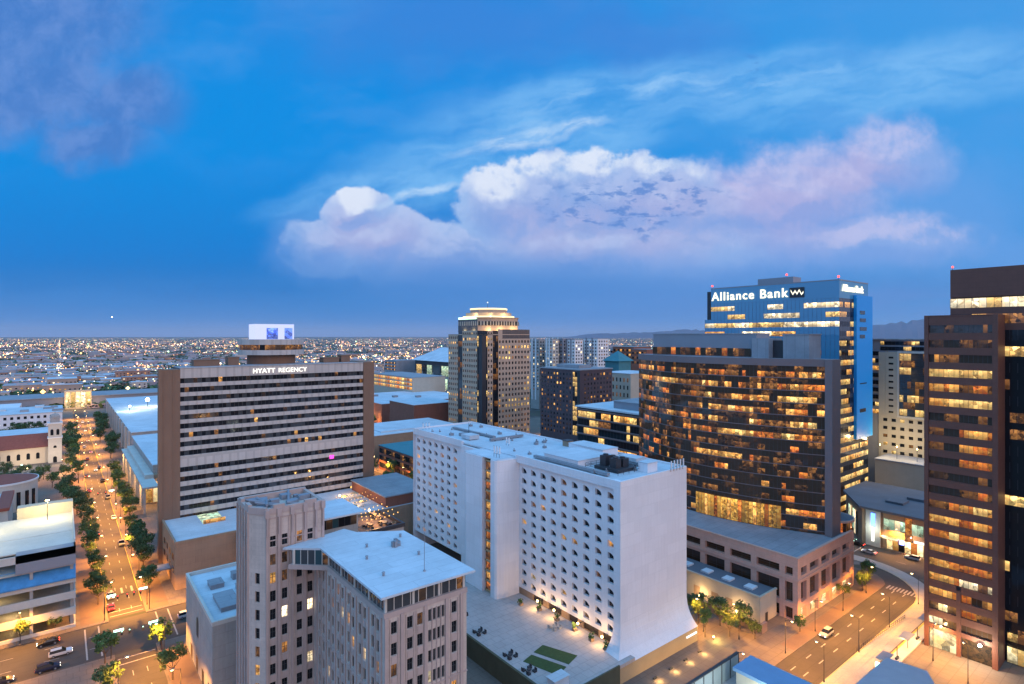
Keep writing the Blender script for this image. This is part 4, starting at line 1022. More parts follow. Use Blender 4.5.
mb = MB(); mb.prism(rr(5.9), 20.2, 20.9, bottom=True); mb.build('cornice', M['pink_granite'], t)
mb = MB(); q = rr(5.5)
for i in range(28): mb.poly([(*q[i],20.9),(*q[(i+1)%28],20.9),(199.6,80.6,22.4)])
mb.build('roof', M['roof_dark'], t)
# long low beige building beside it
b = T('low_beige_annex', 'long low beige annex with dark roof and square skylights beside the pink podium', 'annex', (151,80,0))
mb = MB(); mb.box(151.2,160.4,80.2,126,0,7.6); mb.build('wall', M['beige'], b)
mb = MB(); mb.box(151.0,151.6,80.0,126,7.6,8.1); mb.box(151.6,160.4,80.0,80.6,7.6,8.1); mb.build('parapet', M['beige'], b)
mb = MB(); mb.box(151.6,160.4,80.6,126,7.6,7.7); mb.build('roof', M['roof_dark'], b)
for i, y in enumerate((84,91,98,105,112)):
    mb = MB(); mb.box(154,157,y,y+2.6,7.7,8.2); mb.build('skylight', M['roof_white'], b)
for i, y in enumerate((84,89.5,94,100,105.5,111)):
    mb = MB(); mb.poly([(151.14,y+1.1,1.2),(151.14,y-1.1,1.2),(151.14,y-1.1,4.4),(151.14,y+1.1,4.4)]); mb.build('niche', M['tan'], b)
mb = MB(); mb.poly([(154,80.14,.2),(155.4,80.14,.2),(155.4,80.14,2.8),(154,80.14,2.8)]); mb.build('door', M['dark_metal'], b)
for i, y in enumerate((86,98)):
    mb = MB(); mb.tube((149.2,y,0),(149.2,y,2.4),.06); mb.ball((149.2,y,2.6),.2); wl_ = tag(mb.build('garden_lamp', M['lamp_amber']), ['low garden lamp by the street end of the beige annex wall','low garden lamp by the middle of the beige annex wall'][i], 'lamp'); plight(wl_, (149.0,y,2.9), 900, (1,.62,.26), .2)
mb = MB(); mb.box(147.2,148.0,77.5,122,0,2.6); mb.box(148.0,150.0,77.5,78.3,0,2.6); tag(mb.build('garden_wall', M['mauve_metal']), 'dark low wall along the garden trees by the beige annex', 'garden wall')

# ================================================================== BLUE GLASS TOWER WITH ROOF SIGN
a = T('blue_glass_tower', 'blue glass bank tower with white roof sign and glowing blue side fin', 'office tower', (268,106,0))
rng = random.Random(51); zt = 104.5; FH = 4.3
mb = MB(); mb.box(268.6,300,106.6,171.5,0,zt-1.2); mb.build('core_wall', M['dark_metal'], a)
for i in range(24):
    z1 = zt-9.4-FH*i
    if z1-FH < 0: break
    ylft = 168.9 if i < 2 else 172.5
    tab = [('l_yellow',.30),('l_white',.30),('l_warm',.12),('g_blue',.28)] if i < 3 else [('g_blue',.48),('l_white',.12),('l_warm',.16),('l_dim',.24)]
    kk = runs(rng, 40, tab, 1, 6)
    band(a, [(268,ylft),(268,106)], z1-2.3, z1, 1.9, kk, 'window_band', mt=.1)
    band(a, [(268.02,ylft),(268.02,106)], z1, z1+FH-2.3, 1.9, ['g_blue'], 'spandrel_band', mt=.06)
    kk = runs(rng, 12, [('l_yellow',.3),('l_warm',.35),('g_dark',.35)], 1, 4)
    band(a, [(268,106),(300,106)], z1-2.3, z1, 1.9, kk, 'window_band', mt=.1)
    band(a, [(268,106.02),(300,106.02)], z1, z1+FH-2.3, 1.9, ['g_grey'], 'spandrel_band', mt=.06)
mb = MB(); mb.box(267.95,300,106.0,168.9,zt-7.7,zt); mb.build('sign_parapet', M['g_blue'], a)
mb = MB(); mb.box(267.9,300.1,105.9,169,zt,zt+.5); mb.build('coping', M['grey_panel'], a)
mb = MB(); mb.box(273,281,128.5,146,zt+.5,zt+3.8); mb.build('penthouse_wall', M['grey_panel'], a)
mb = MB(); mb.box(283,301.5,104.6,105.9,33,98.6); mb.build('side_fin', M['g_fin'], a)
for i, z in enumerate((90,86.5,82.5,79,45,58)):
    mb = MB(); mb.box(286.5,292+(i%3),104.4,104.58,z,z+(1.6 if i<5 else .4)); mb.build('fin_lamp', M['sign_white'] if i in (9,) else M['g_grey'], a)
text('Alliance Bank', 6.1, 'sign_warm', a, (267.7,168.2,zt-6.1), (0,-1), depth=.2, bold=.07, spacing=1.18)
text('Alliance Bank', 4.5, 'sign_warm', a, (270.5,105.7,zt-4.6), (1,0), depth=.2, bold=.02, spacing=.95)
mb = MB(); mb.box(267.5,267.85,121.0,127.6,zt-6.6,zt-2.0,0)
zlo, zhi = zt-5.7, zt-2.9
def zig(pts):
    for (p0, p1) in zip(pts, pts[1:]):
        mb.poly([(267.46,127.2-p0[0],p0[1]-.4),(267.46,127.2-p1[0],p1[1]-.4),(267.46,127.2-p1[0],p1[1]+.5),(267.46,127.2-p0[0],p0[1]+.5)], 1)
zig([(.2,zhi-.4),(1.2,zlo+.6),(2.2,zhi-.7),(3.1,zlo+.7),(4.1,zhi-.4),(5.1,zlo+.4),(6.0,zhi-1.4)])
mb.build('logo_panel', [M['dark_metal'], M['sign_warm']], a)
for i, (x, y, z, l_) in enumerate(((268.4,168.4,zt+.5,'red aircraft warning lamp at the far sign end of the blue glass tower'),(274,132,zt+3.8,'red aircraft warning lamp on the roof box of the blue glass tower'),(268.4,106.5,zt+.5,'red aircraft warning lamp at the near corner of the blue glass tower'))):
    t = T('beacon', l_, 'beacon', (x,y,z), 'red roof beacons')
    mb = MB(); mb.tube((x,y,z),(x,y,z+1.0),.08); mb.build('mast', M['dark_metal'], t); mb = MB(); mb.ball((x,y,z+1.2),.5); mb.build('red_lamp', M['sign_red'], t)
# ================================================================== BEIGE TOWER FURTHER RIGHT
bt = T('beige_tower', 'beige tower with dark glass panel in pale frame right of the blue fin', 'tower block', (318,90,0))
rng = random.Random(61); items = []
mb = MB(); mb.box(318.6,345,84,114,0,78); mb.build('wall', M['grey_panel'], bt)
mb = MB(); uc = [0,1.2,2.2,2.9,3.9,15,16,17,18.5,19.5,20.5,22,23,25]; 
mb.poly([(318,107.6,0),(318,85,0),(318,85,41),(318,107.6,41)])
mb.build('base_wall', M['beige'], bt)
for r_ in range(9):
    for c_ in range(6):
        y = 105.6-3.6*c_; z = 38.2-3.9*r_
        items.append(([(317.95,y,z),(317.95,y-1.8,z),(317.95,y-1.8,z+1.5),(317.95,y,z+1.5)], pick(rng, [('g_dark',.72),('l_yellow',.1),('l_dim',.18)])))
mb = MB(); mb.box(317.9,318.5,104.6,107.6,41,72); mb.box(317.8,318.5,99.6,104.55,41,72.2); mb.build('stair_wall', M['beige'], bt)
for r_ in range(10):
    z = 69-2.95*r_; items.append(([(317.76,103.2,z),(317.76,101.2,z),(317.76,101.2,z+.9),(317.76,103.2,z+.9)], 'g_dark'))
mb = MB(); mb.box(317.5,318.4,98.8,99.55,40.5,72.6); mb.box(317.5,318.4,86.6,87.4,40.5,72.6); mb.box(317.5,318.4,87.4,98.8,71.7,72.6); mb.box(317.5,318.4,87.4,98.8,40.5,41.4); mb.build('panel_frame', M['concrete_light'], bt)
for r_ in range(9):
    z = 41.6+3.33*r_; band(bt, [(318.1,98.7),(318.1,87.5)], z, z+3.2, 1.6, runs(rng, 7, [('g_grey',.62),('l_yellow',.13),('l_dim',.25)],1,3), 'window_band', mt=.1)
for r_ in range(9):
    z = 41.6+3.6*r_; band(bt, [(318.3,113.9),(318.3,107.7)], z, z+2.0, 1.6, runs(rng, 4, [('g_dark',.62),('l_yellow',.16),('l_warm',.22)],1,2), 'window_band', mt=.1)
for k in range(2): band(bt, [(318.4,107),(318.4,84)], 73+2.6*k, 74.8+2.6*k, 1.6, runs(rng, 14, [('g_dark',.6),('l_yellow',.2),('l_dim',.2)],1,2), 'window_band', mt=.1)
add_windows(bt, items, 100)
for (x, y, z) in ((306,88,28),(306,96,28),(306,103,28)):  # lamps and posts added to brighten the dark base of the tower
    mb = MB(); mb.tube((x,y,22.6),(x,y,z),.08); mb.build('fill_lamp_post', M['dark_metal'], bt); mb = MB(); mb.ball((x,y,z+.3),.28); mb.build('fill_lamp', M['lamp_amber'], bt); plight(bt, (x-1,y,z+2.5), 3000, (1,.72,.36), .4)
mb = MB(); mb.box(318,345.2,83.8,114.2,78,78.7); mb.build('roof', M['roof_grey'], bt)
mb = MB(); mb.box(300,317,80,103,0,22); mb.build('parking_wall', M['beige'], bt)
mb = MB(); mb.box(299.7,317.3,79.7,103.3,22,22.6); mb.build('parking_roof', M['roof_grey'], bt)
# ================================================================== LOW SHOPPING BLOCK WITH GREY ROOF
s_ = T('shopping_block', 'low shopping block with grey pitched roof and glowing blue and red shop signs', 'shop building', (238,66,0))
sh = [(243,64),(243,88),(262,101),(285,101),(285,64)]
mb = MB(); mb.prism(sh, 0, 13.6); mb.build('wall', M['tan'], s_)
mb = MB(); mb.prism([(242,62.5),(242,88.6),(261.6,102),(286,102),(286,62.5)], 13.6, 14.4, bottom=True); mb.box(255,262,78,84,14.4,15.2); mb.box(266,270,74,80,14.4,15.4); mb.build('roof', M['roof_dark'], s_)
band(s_, [(242.9,80.5),(242.9,68)], 7.4, 11.4, 1.8, ['l_green','l_green','l_white','l_green','g_teal'], 'shop_glazing')
band(s_, [(242.9,79.5),(242.9,66)], .4, 4.6, 1.9, ['l_shop','l_warm','g_dark','l_shop','l_amber'], 'shop_glazing')
band(s_, [(257,98.1),(247,91.2)], 1, 10.5, 2.0, ['l_green','l_white','g_teal'], 'shop_glazing')
mb = MB(); mb.box(242.2,242.85,81.4,86.4,0,13.5); mb.build('stone_pylon', M['concrete_light'], s_)
mb = MB(); mb.box(241.9,242.15,83.2,84.5,7.6,12.6); mb.build('blue_sign', M['sign_blue'], s_)
mb = MB(); mb.box(241.9,242.15,83.4,84.3,2.0,7.2); mb.build('white_sign', M['sign_white'], s_)
mb = MB(); mb.box(242.2,242.8,71.4,73.4,4.8,13.2); mb.build('red_pylon', M['l_amber'], s_)
mb = MB(); mb.box(242.1,242.8,67.4,70.6,5.0,5.7); mb.build('awning_sign', M['sign_white'], s_)
mb = MB(); mb.box(242.1,242.8,73.8,75.2,3.2,4.6); mb.build('violet_sign', M['sign_violet'], s_)
mb = MB(); mb.box(240.0,242.85,75.4,81,4.7,5.0); mb.build('canopy', M['l_shop'], s_)
plight(s_, (240,72,6), 1500, (1,.55,.3)); plight(s_, (239,84,7), 900, (.8,.9,.8))
# ================================================================== BROWN TOWERS AT THE RIGHT EDGE
bw = T('brown_tower', 'brown granite tower shaft with rows of amber lit windows at the right edge', 'office tower', (175,34,0))
yn, yf, xs, zt, FH = 34.0, 48.8, 175.0, 85.0, 3.72
mb = MB(); mb.box(xs+.9,181.9,yn+.1,yf-.02,0,zt-.3); mb.build('core_wall', M['dark_metal'], bw)
mb = MB(); mb.box(xs,xs+.9,yn,35.1,0,zt); mb.box(xs,xs+.9,47.9,yf,0,zt); mb.box(xs+.1,xs+.9,41.2,42.1,0,16.5); mb.box(xs+.9,181.9,yn,yn+.5,0,zt); mb.box(xs+.9,181.9,yf-.01,yf+.02,0,zt); mb.build('pier', M['granite'], bw)
full = {3:'Y',13:'A',14:'A',15:'A',16:'A',17:'A'}
rng = random.Random(71); prev = zt
tabs = {'d':[('g_bronze',.7),('l_low',.2),('l_dim',.1)], 'm':[('l_dim',.4),('g_bronze',.3),('l_amber',.2),('l_warm',.1)], 'Y':[('l_yellow',.6),('l_warm',.4)], 'A':[('l_warm',.6),('l_amber',.3),('l_yellow',.1)], 'o':[('l_amber',.8),('l_warm',.2)], 'w':[('l_shop',.2),('l_white',.3),('l_dim',.5)]}
code_f = 'ddmYAYmmddddm'+'AAAAAAww'; code_n = 'dddYmYmAAommA'+'AAAAwmmd'
for i in range(21):
    z0 = zt-2.0-FH*(i+1)+1.5; z1 = z0+1.95
    gp = (42.12,41.18) if z1 < 16.6 else (41.66,41.64)
    for (ya, yb, cd) in ((47.88,gp[0],code_f[i]), (gp[1],35.12,code_n[i])):
        band(bw, [(xs+.75,ya),(xs+.75,yb)], z0, z1, 1.0, runs(rng, 6, tabs[cd], 1, 4), 'window_band', mt=.07, out=.03)
    mb = MB(); mb.box(xs+.12,xs+.88,35.12,47.88,z1,prev-.003) if z1 > 16.6 else (mb.box(xs+.12,xs+.88,35.12,41.18,z1,prev-.003), mb.box(xs+.12,xs+.88,42.12,47.88,z1,prev-.003)); mb.build('spandrel', M['granite'], bw)
    prev = z0
mb = MB(); mb.box(xs+.12,xs+.88,35.12,41.18,prev-1.2,prev-.003); mb.box(xs+.12,xs+.88,42.12,47.88,prev-1.2,prev-.003); mb.build('spandrel', M['granite'], bw)
mb = MB(); mb.poly([(xs+.86,47.8,.2),(xs+.86,42.2,.2),(xs+.86,42.2,prev-1.2),(xs+.86,47.8,prev-1.2)]); mb.build('entrance_glazing', M['l_shop'], bw)
mb = MB(); mb.poly([(xs+.86,41.1,.2),(xs+.86,35.2,.2),(xs+.86,35.2,prev-1.2),(xs+.86,41.1,prev-1.2)]); mb.build('entrance_glazing', M['l_dim'], bw)
mb = MB(); mb.box(xs,181.9,yn,yf,zt,zt+.25); mb.build('roof', M['granite'], bw)
fl_ = T('floodlight', 'dazzling white floodlight on the base of the brown tower', 'floodlight', (xs-1,37.2,5.2))
mb = MB(); mb.box(xs-.8,xs,37.1,37.3,5.1,5.3); mb.build('bracket', M['dark_metal'], fl_)
mb = MB(); mb.ball((xs-1,37.2,5.2),.42); mb.build('lamp_head', M['lamp_white'], fl_)
plight(fl_, (xs-2.0,37.2,5.0), 2600, (1,.85,.6))
tt = T('dark_glass_tower', 'tall black glass tower with brown crown behind the brown shaft', 'office tower', (182,45,0))
mb = MB(); mb.box(182.5,225,-10,44.6,0,96); mb.build('core_wall', M['dark_metal'], tt)
mb = MB(); mb.box(182,226,-10,45,90.0,97.2); mb.build('crown', M['granite'], tt)
rng = random.Random(72)
for i in range(22):
    z1 = 89.6-4.05*i
    tab = [('l_white',.35),('l_yellow',.4),('l_dim',.25)] if i == 0 else ([('l_warm',.35),('l_dim',.4),('g_dark',.25)] if i == 1 else ([('l_yellow',.3),('l_dim',.3),('g_dark',.4)] if i in (3,4,5,6,12,13,16) else [('g_dark',.8),('l_low',.14),('l_dim',.06)]))
    band(tt, [(182,45),(182,-10)], z1-2.4, z1, 1.5, runs(rng, 36, tab, 1, 5), 'window_band', mt=.08)
    m_ = 'granite' if i < 2 else 'g_dark'
    mb = MB(); mb.poly([(182.02,45,z1-4.05),(182.02,-10,z1-4.05),(182.02,-10,z1-2.4),(182.02,45,z1-2.4)]); mb.build('spandrel', M[m_], tt)
mb = MB(); mb.box(182.03,226,44.6,44.95,0,90); mb.build('side_wall', M['granite'], tt)
band(tt, [(181.4,33.5),(181.4,10)], .4, 4.2, 2, ['l_shop','l_yellow','l_green'], 'shop_glazing')
band(tt, [(181.5,33.5),(181.5,10)], 5.6, 7.6, 2, ['l_yellow','l_dim'], 'shop_glazing')
t = T('beacon', 'red aircraft warning lamp at the corner of the brown crowned tower', 'beacon', (182.4,44.6,97.2), 'red roof beacons')
mb = MB(); mb.tube((182.4,44.6,97.2),(182.4,44.6,97.8),.06); mb.build('mast', M['dark_metal'], t); mb = MB(); mb.ball((182.4,44.6,98),.28); mb.build('red_lamp', M['sign_red'], t)

# ================================================================== STONE TOWER WITH LIT CROWN (centre)
c = T('crowned_stone_tower', 'tan stone tower with gridded windows, dark glass strips and glowing stepped crown', 'office tower', (243,341,0))
rng = random.Random(81); items = []
X0, X1, Y0, Y1, ZT, FH, NF = 243.0, 289.0, 341.0, 387.0, 84.0, 4.05, 20
CT = [('g_dark',.80),('l_yellow',.05),('l_low',.08),('l_dim',.07)]
def ctab(i): return [('l_yellow',.55),('l_warm',.2),('g_dark',.25)] if i in (1,11,12,16) else ([('l_yellow',.14),('l_dim',.14),('g_dark',.72)] if i in (2,3,13,18) else CT)
def stone_face(O, U, Nn, W, skip, n, top, seed):
    rg = random.Random(seed); mb = MB(); cw = W/n; u = [0.0]
    for i in range(n): u += [cw*i+cw*.24, cw*i+cw*.76]
    u.append(W); v = [0.0]
    zs_ = [top-3.3-FH*j for j in range(NF)]
    for z in sorted(zs_): v += [z, z+2.0]
    v.append(top); nr = len(zs_)
    pn = mb.wall((*O,0), U, Nn, u, v, {(1+2*i, 1+2*j) for i in range(n) for j in range(nr)}, .5)
    rowk = {}
    for (i,j), q in pn.items():
        fl_i = nr-1-(j-1)//2; items.append((q, pick(rg, ctab(fl_i))))
    return mb.build('facade', M['collier_stone'], c)
stone_face((X0,Y1),(0,-1,0),(-1,0,0),14.0,None,5,ZT-3,1)
stone_face((X0,367.0),(0,-1,0),(-1,0,0),20.0,None,7,ZT,2)
stone_face((258,Y0),(1,0,0),(0,-1,0),31.0,None,10,ZT-6,3)
stone_face((248,Y0),(1,0,0),(0,-1,0),5.0,None,2,ZT,4)
mb = MB(); mb.box(X0+.6,X1-.05,Y0+.6,Y1-.05,0,ZT-3.2); mb.build('core_wall', M['dark_metal'], c)
for i in range(NF+1):
    z = ZT-3.4-FH*i
    if z < 0: break
    band(c, [(X0+.35,373),(X0+.35,367)], z-.6, z+3.4, 2, runs(rng, 3, [('g_grey',.8),('l_dim',.2)],1,3), 'glass_strip', mt=.1)
    band(c, [(X0,347),(248,Y0)], z-.6, z+3.4, 1.8, runs(rng, 4, [('g_dark',.78),('l_dim',.14),('l_yellow',.08)] if i not in (1,2,11) else [('l_yellow',.6),('l_warm',.4)],1,4), 'glass_strip', mt=.1)
    band(c, [(253,Y0+.35),(258,Y0+.35)], z-.6, z+3.4, 1.8, runs(rng, 3, [('g_dark',.85),('l_dim',.15)],1,3), 'glass_strip', mt=.1)
band(c, [(262,Y0+.1),(285,Y0+.1)], ZT-6, ZT+1, 4.6, ['g_grey'], 'top_glazing', mt=.5)
band(c, [(285,Y0+.1),(X1,Y0+.1)], ZT-6, ZT+1, 4, ['g_grey'], 'top_glazing', mt=.5)
mb = MB(); mb.box(258,262,Y0+.02,Y0+.6,ZT-6,ZT+1); mb.prism([(X0,347),(248,Y0),(X1,Y0),(X1,Y1),(X0,Y1)], ZT-3.2, ZT-2.6); mb.build('parapet', M['collier_stone'], c)
def octo(x0,x1,y0,y1,k): return [(x0+k,y0),(x1-k,y0),(x1,y0+k),(x1,y1-k),(x1-k,y1),(x0+k,y1),(x0,y1-k),(x0,y0+k)]
o1 = octo(X0+3.5,X1-3,Y0+3.5,Y1-3,7)
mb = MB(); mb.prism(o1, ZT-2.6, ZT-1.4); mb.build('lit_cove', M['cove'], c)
mb = MB()
for z0, z1, kx in ((ZT-1.4,ZT+4,0),(ZT+7.2,ZT+9.6,0)): mb.prism(octo(X0+3.7,X1-3.2,Y0+3.7,Y1-3.2,7), z0, z1)
mb.build('crown_wall', M['collier_stone'], c)
band(c, o1, ZT+4, ZT+7.2, 2.6, ['g_dark','g_dark','g_grey'], 'crown_glazing', mull='beige', mt=1.0, out=.12, closed=True)
band(c, [(X0+3.4,Y1-9),(X0+3.4,Y0+11)], ZT-1, ZT+8.5, 3, ['g_grey'], 'crown_glazing')
mb = MB(); mb.prism(octo(X0+3,X1-2.5,Y0+3,Y1-2.5,7), ZT+9.6, ZT+10.2); mb.build('crown_ledge', M['collier_stone'], c)
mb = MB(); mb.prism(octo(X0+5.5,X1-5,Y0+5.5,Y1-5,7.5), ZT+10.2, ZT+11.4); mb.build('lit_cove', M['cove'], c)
mb = MB(); mb.box(X0+2.9,X0+3.3,Y0+12,Y1-10,ZT+9.0,ZT+10.4); mb.build('lit_edge', M['sign_green'], c)
mb = MB(); mb.prism(octo(X0+7,X1-6.5,Y0+7,Y1-6.5,8), ZT+11.4, ZT+14); mb.prism(octo(X0+9.5,X1-9,Y0+9.5,Y1-9,8), ZT+14.0, ZT+16.4); mb.build('crown_wall', M['collier_stone'], c)
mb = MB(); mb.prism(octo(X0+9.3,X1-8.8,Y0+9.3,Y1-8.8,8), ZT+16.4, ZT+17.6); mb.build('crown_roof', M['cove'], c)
mb = MB(); mb.tube((262,360,ZT+17.6),(262,360,ZT+22),.2,.08); mb.build('mast', M['dark_metal'], c); mb = MB(); mb.ball((262,360,ZT+22.2),.5); mb.build('mast_lamp', M['sign_white'], c)
add_windows(c, items, 100)
for (x, y) in ((X0+3,Y0+16),(X0+3,Y0+28),(X0+9,Y0+3.2),(X0+20,Y0+2),(X0+32,Y0+2),(X1-6,Y0+3)): plight(c, (x-.6,y-.8,ZT-.6), 2200, (1,.72,.34), .4)
for (x, y) in ((X0+5,Y0+18),(X0+12,Y0+6),(X0+26,Y0+4.6)): plight(c, (x-.5,y-.5,ZT+11.2), 1500, (1,.76,.38), .4)
# ================================================================== MIDDLE DISTANCE BLOCKS
def grid_items(face, x, y, u0, u1, z0, z1, du, dz, w, h_, tab, rng, out=.06):
    """windows laid on a plain far wall: face 'x' looks to -X (runs along y), 'y' looks to -Y (runs along x)"""
    it = []; n = max(1, int((u1-u0)/du)); m = max(1, int((z1-z0)/dz))
    for i in range(n):
        for j in range(m):
            u = u0+(u1-u0)*(i+.5)/n; z = z0+(z1-z0)*(j+.5)/m-h_/2; k = pick(rng, tab)
            it.append(([(x-out,u+w/2,z),(x-out,u-w/2,z),(x-out,u-w/2,z+h_),(x-out,u+w/2,z+h_)] if face == 'x' else [(u-w/2,y-out,z),(u+w/2,y-out,z),(u+w/2,y-out,z+h_),(u-w/2,y-out,z+h_)], k))
    return it
def block(name, label, cat, x0, x1, y0, y1, z, wm, rm, group=None, par=.6):
    t = T(name, label, cat, (x0,y0,0), group)
    mb = MB(); mb.box(x0,x1,y0,y1,0,z); mb.build('wall', M[wm], t)
    mb = MB(); mb.box(x0-.3,x1+.3,y0-.3,y1+.3,z,z+par*.5); mb.box(x0+.4,x1-.4,y0+.4,y1-.4,z+par*.5,z+par*.5+.05); mb.build('roof', M[rm], t)
    return t
rng = random.Random(91)
# dark glass low block with teal roof
b = block('teal_roof_block', 'low brown block with dark ribbon windows and teal flat roof behind the white hotel', 'building', 151,205,235,319,14,'brick','teal_roof')
for k in range(3): band(b, [(150.9,318),(150.9,236)], 1.6+4.2*k, 4.4+4.2*k, 2.2, ['g_dark','g_dark','l_low','l_dim','g_dark'], 'window_band')
b = block('brown_hall', 'long brown hall with pale blue roof left of the stone tower', 'hall', 151,218,328,376,18,'tan','roof_white')
mb = MB(); mb.box(160,200,335,370,18.3,19.2); mb.build('roof_step', M['roof_white'], b)
b = block('brick_box_hall', 'windowless brick box with flat roof before the wide convention roof', 'hall', 222,262,405,448,24.5,'brick','roof_white')
b = block('convention_hall', 'very wide low hall with bright roof and orange lit wall left of the stone tower', 'hall', 229,330,478,575,18,'brick','roof_white')
for (x, y) in ((240,560),(262,520),(250,540),(280,505)):
    mb = MB(); mb.box(x,x+5,y,y+4,18.3,20.2); mb.build('roof_unit', M['grey_metal'], b)
for i in range(6):
    plight(b, (222.5,484+16*i,5), 9000, (1,.5,.15), .5)
b = block('lit_parking_deck', 'amber lit parking deck with column grid beyond the wide convention roof', 'parking deck', 303,345,556,660,34,'beige','roof_grey')
for k in range(3): band(b, [(302.8,659),(302.8,557)], 20.5+4.6*k, 23.6+4.6*k, 6, ['l_warm','l_yellow','l_warm','l_amber'], 'open_storey', mull='beige', mt=1.0)
# ballpark
st = T('ballpark', 'ballpark with pale pitched roof and dark green glazed flank beside the stone tower', 'stadium', (420,640,0))
mb = MB(); mb.box(420,560,640,762,0,40); mb.build('wall', M['concrete'], st)
mb = MB(); mb.box(419.4,419.9,640,762,28,44); mb.build('dark_fascia', M['dark_metal'], st)
for (y0,y1,k) in ((742,757,'l_yellow'),(728,738,'g_dark'),(712,726,'l_green'),(690,708,'g_teal'),(664,686,'l_green')):
    mb = MB(); mb.poly([(419.2,y1,24),(419.2,y0,24),(419.2,y0,38),(419.2,y1,38)]); mb.build('flank_panel', M[k], st)
band(st, [(419.3,760),(419.3,642)], 6, 20, 7, ['l_green','g_teal','l_dim','g_teal'], 'flank_glazing', mull='concrete', mt=.8)
mb = MB(); mb.poly([(417,770,44),(417,636,44),(470,636,62),(470,770,62)]); mb.poly([(470,770,62),(470,636,62),(562,636,56),(562,770,56)]); mb.poly([(417,636,44),(562,636,44),(562,636,56),(470,636,62)]); mb.poly([(417,770,44),(562,770,44),(562,770,56),(470,770,62)]); mb.build('roof', M['roof_white'], st)
# brick hotel with gold strip
k = T('dark_brick_hotel', 'dark brick hotel dotted with small lit windows and a glowing gold corner strip', 'hotel', (265,262,0))
mb = MB(); mb.box(265,296,262,301,0,57.5); mb.build('wall', M['dark_brick'], k)
mb = MB(); mb.box(264.6,296.4,261.6,301.4,57.5,58.2); mb.box(272,284,270,292,58.2,60.5); mb.build('roof', M['roof_grey'], k)
WB = [('g_dark',.40),('l_dim',.18),('l_warm',.10),('l_low',.14),('g_grey',.18)]
it = grid_items('x',265,0,269.5,300.5,14,56,3.1,3.0,1.2,1.5,WB,rng)+grid_items('y',0,262,268,295.5,14,56,2.9,3.0,1.2,1.5,WB,rng)
add_windows(k, it, 100)
for j in range(13): band(k, [(264.85,268.6),(264.85,264.6)], 15+3.2*j, 17.9+3.2*j, 2, runs(rng,2,[('l_yellow',.7),('g_dark',.3)],1,2), 'gold_strip_pane', mt=.2)
mb = MB(); mb.box(264.7,265.0,262,264.5,0,57.4); mb.build('dark_corner', M['dark_metal'], k)
# stepped lit office block with blue roof
q = T('lit_office_block', 'six storey glass office block glowing yellow under a blue grey roof slab', 'office building', (220,176,0))
mb = MB(); mb.box(220.5,262,160,219,0,42); mb.build('wall', M['dark_metal'], q)
for j in range(9):
    z = 40-4.3*(j+1); tab = [('l_yellow',.35),('l_warm',.2),('g_dark',.45)] if j % 2 == 0 else [('l_yellow',.12),('g_dark',.7),('l_dim',.18)]
    band(q, [(220,219),(220,160)], z+.6, z+4.0, 2.1, runs(rng,30,tab,1,4), 'window_band', mt=.1)
mb = MB()
for j in range(10): mb.box(219.2,220.4,160,219.5,40.3-4.3*j,40.9-4.3*j)
mb.build('floor_slab', M['mauve_metal'], q)
mb = MB(); mb.box(218.8,262.5,159.5,220,41.7,42.5); mb.build('roof', M['roof_white'], q)
mb = MB(); mb.box(226,256,164,199,42.5,46); mb.build('penthouse_wall', M['grey_panel'], q); mb = MB(); mb.box(225.5,256.5,163.5,199.5,46,46.4); mb.build('penthouse_roof', M['roof_grey'], q)
# apartment towers
ap = [(539,630,12,76,'concrete','beige and white apartment tower at the left of the cluster'),(552,600,9,76.5,'concrete_light','narrow pale apartment slab second from the stone tower'),
      (562,610,16,77,'grey_panel','grey apartment tower with dark balcony column'),(574,600,12,76,'white_paint','white framed apartment tower in the middle of the cluster'),
      (584,640,10,75,'tan','brown apartment tower between two white ones'),(596,610,17,77,'white_paint','bright white apartment tower at the right of the cluster')]
for i, (px, kk, w_, z, wm, lb) in enumerate(ap):
    r_ = (px-512)*kk/FPX; x = kk*S+r_*C; y = kk*C-r_*S
    t = block('apartment_tower', lb, 'apartment block', x-w_*.5, x+w_*.5, y-w_*.6, y+w_*.6, z, wm, 'roof_grey', 'distant apartment towers')
    it = grid_items('x',x-w_*.5,0,y-w_*.55,y+w_*.55,20,z-1,3.2,3.3,1.7,1.7,[('g_dark',.55),('g_grey',.2),('l_dim',.13),('l_white',.12)],rng)+grid_items('y',0,y-w_*.6,x-w_*.45,x+w_*.45,20,z-1,3.2,3.3,1.7,1.7,[('g_dark',.55),('g_grey',.2),('l_dim',.13),('l_white',.12)],rng)
    add_windows(t, it, 12)
    for s in range(2):
        mb = MB(); mb.box(x-w_*.5-.5,x-w_*.5,y-w_*.2+s*w_*.5,y-w_*.2+s*w_*.5+1.6,10,z+1.2); mb.build('wall_fin', M['white_paint' if wm != 'white_paint' else 'grey_panel'], t)
def placed(px, kk): 
    r_ = (px-512)*kk/FPX; return kk*S+r_*C, kk*C-r_*S
x, y = placed(628, 470)
t = block('beige_block', 'small beige block with upright window strips under a teal hipped roof', 'building', x-16,x+20,y-16,y+16,50,'beige','roof_white')
add_windows(t, grid_items('x',x-16,0,y-15,y+15,24,48,3.6,5.0,1.3,3.2,[('g_dark',.75),('l_dim',.25)],rng), 40)
tp = T('teal_tower', 'stubby teal pyramid roofed tower behind the beige block', 'tower', (x+20,y+30,0))
mb = MB(); mb.box(x+14,x+30,y+22,y+38,0,58); mb.build('wall', M['teal_roof'], tp)
mb = MB(); q4 = [(x+12,y+20),(x+32,y+20),(x+32,y+40),(x+12,y+40)]
for i in range(4): mb.poly([(*q4[i],58),(*q4[(i+1)%4],58),(x+22,y+30,67)])
mb.build('roof', M['teal_roof'], tp)
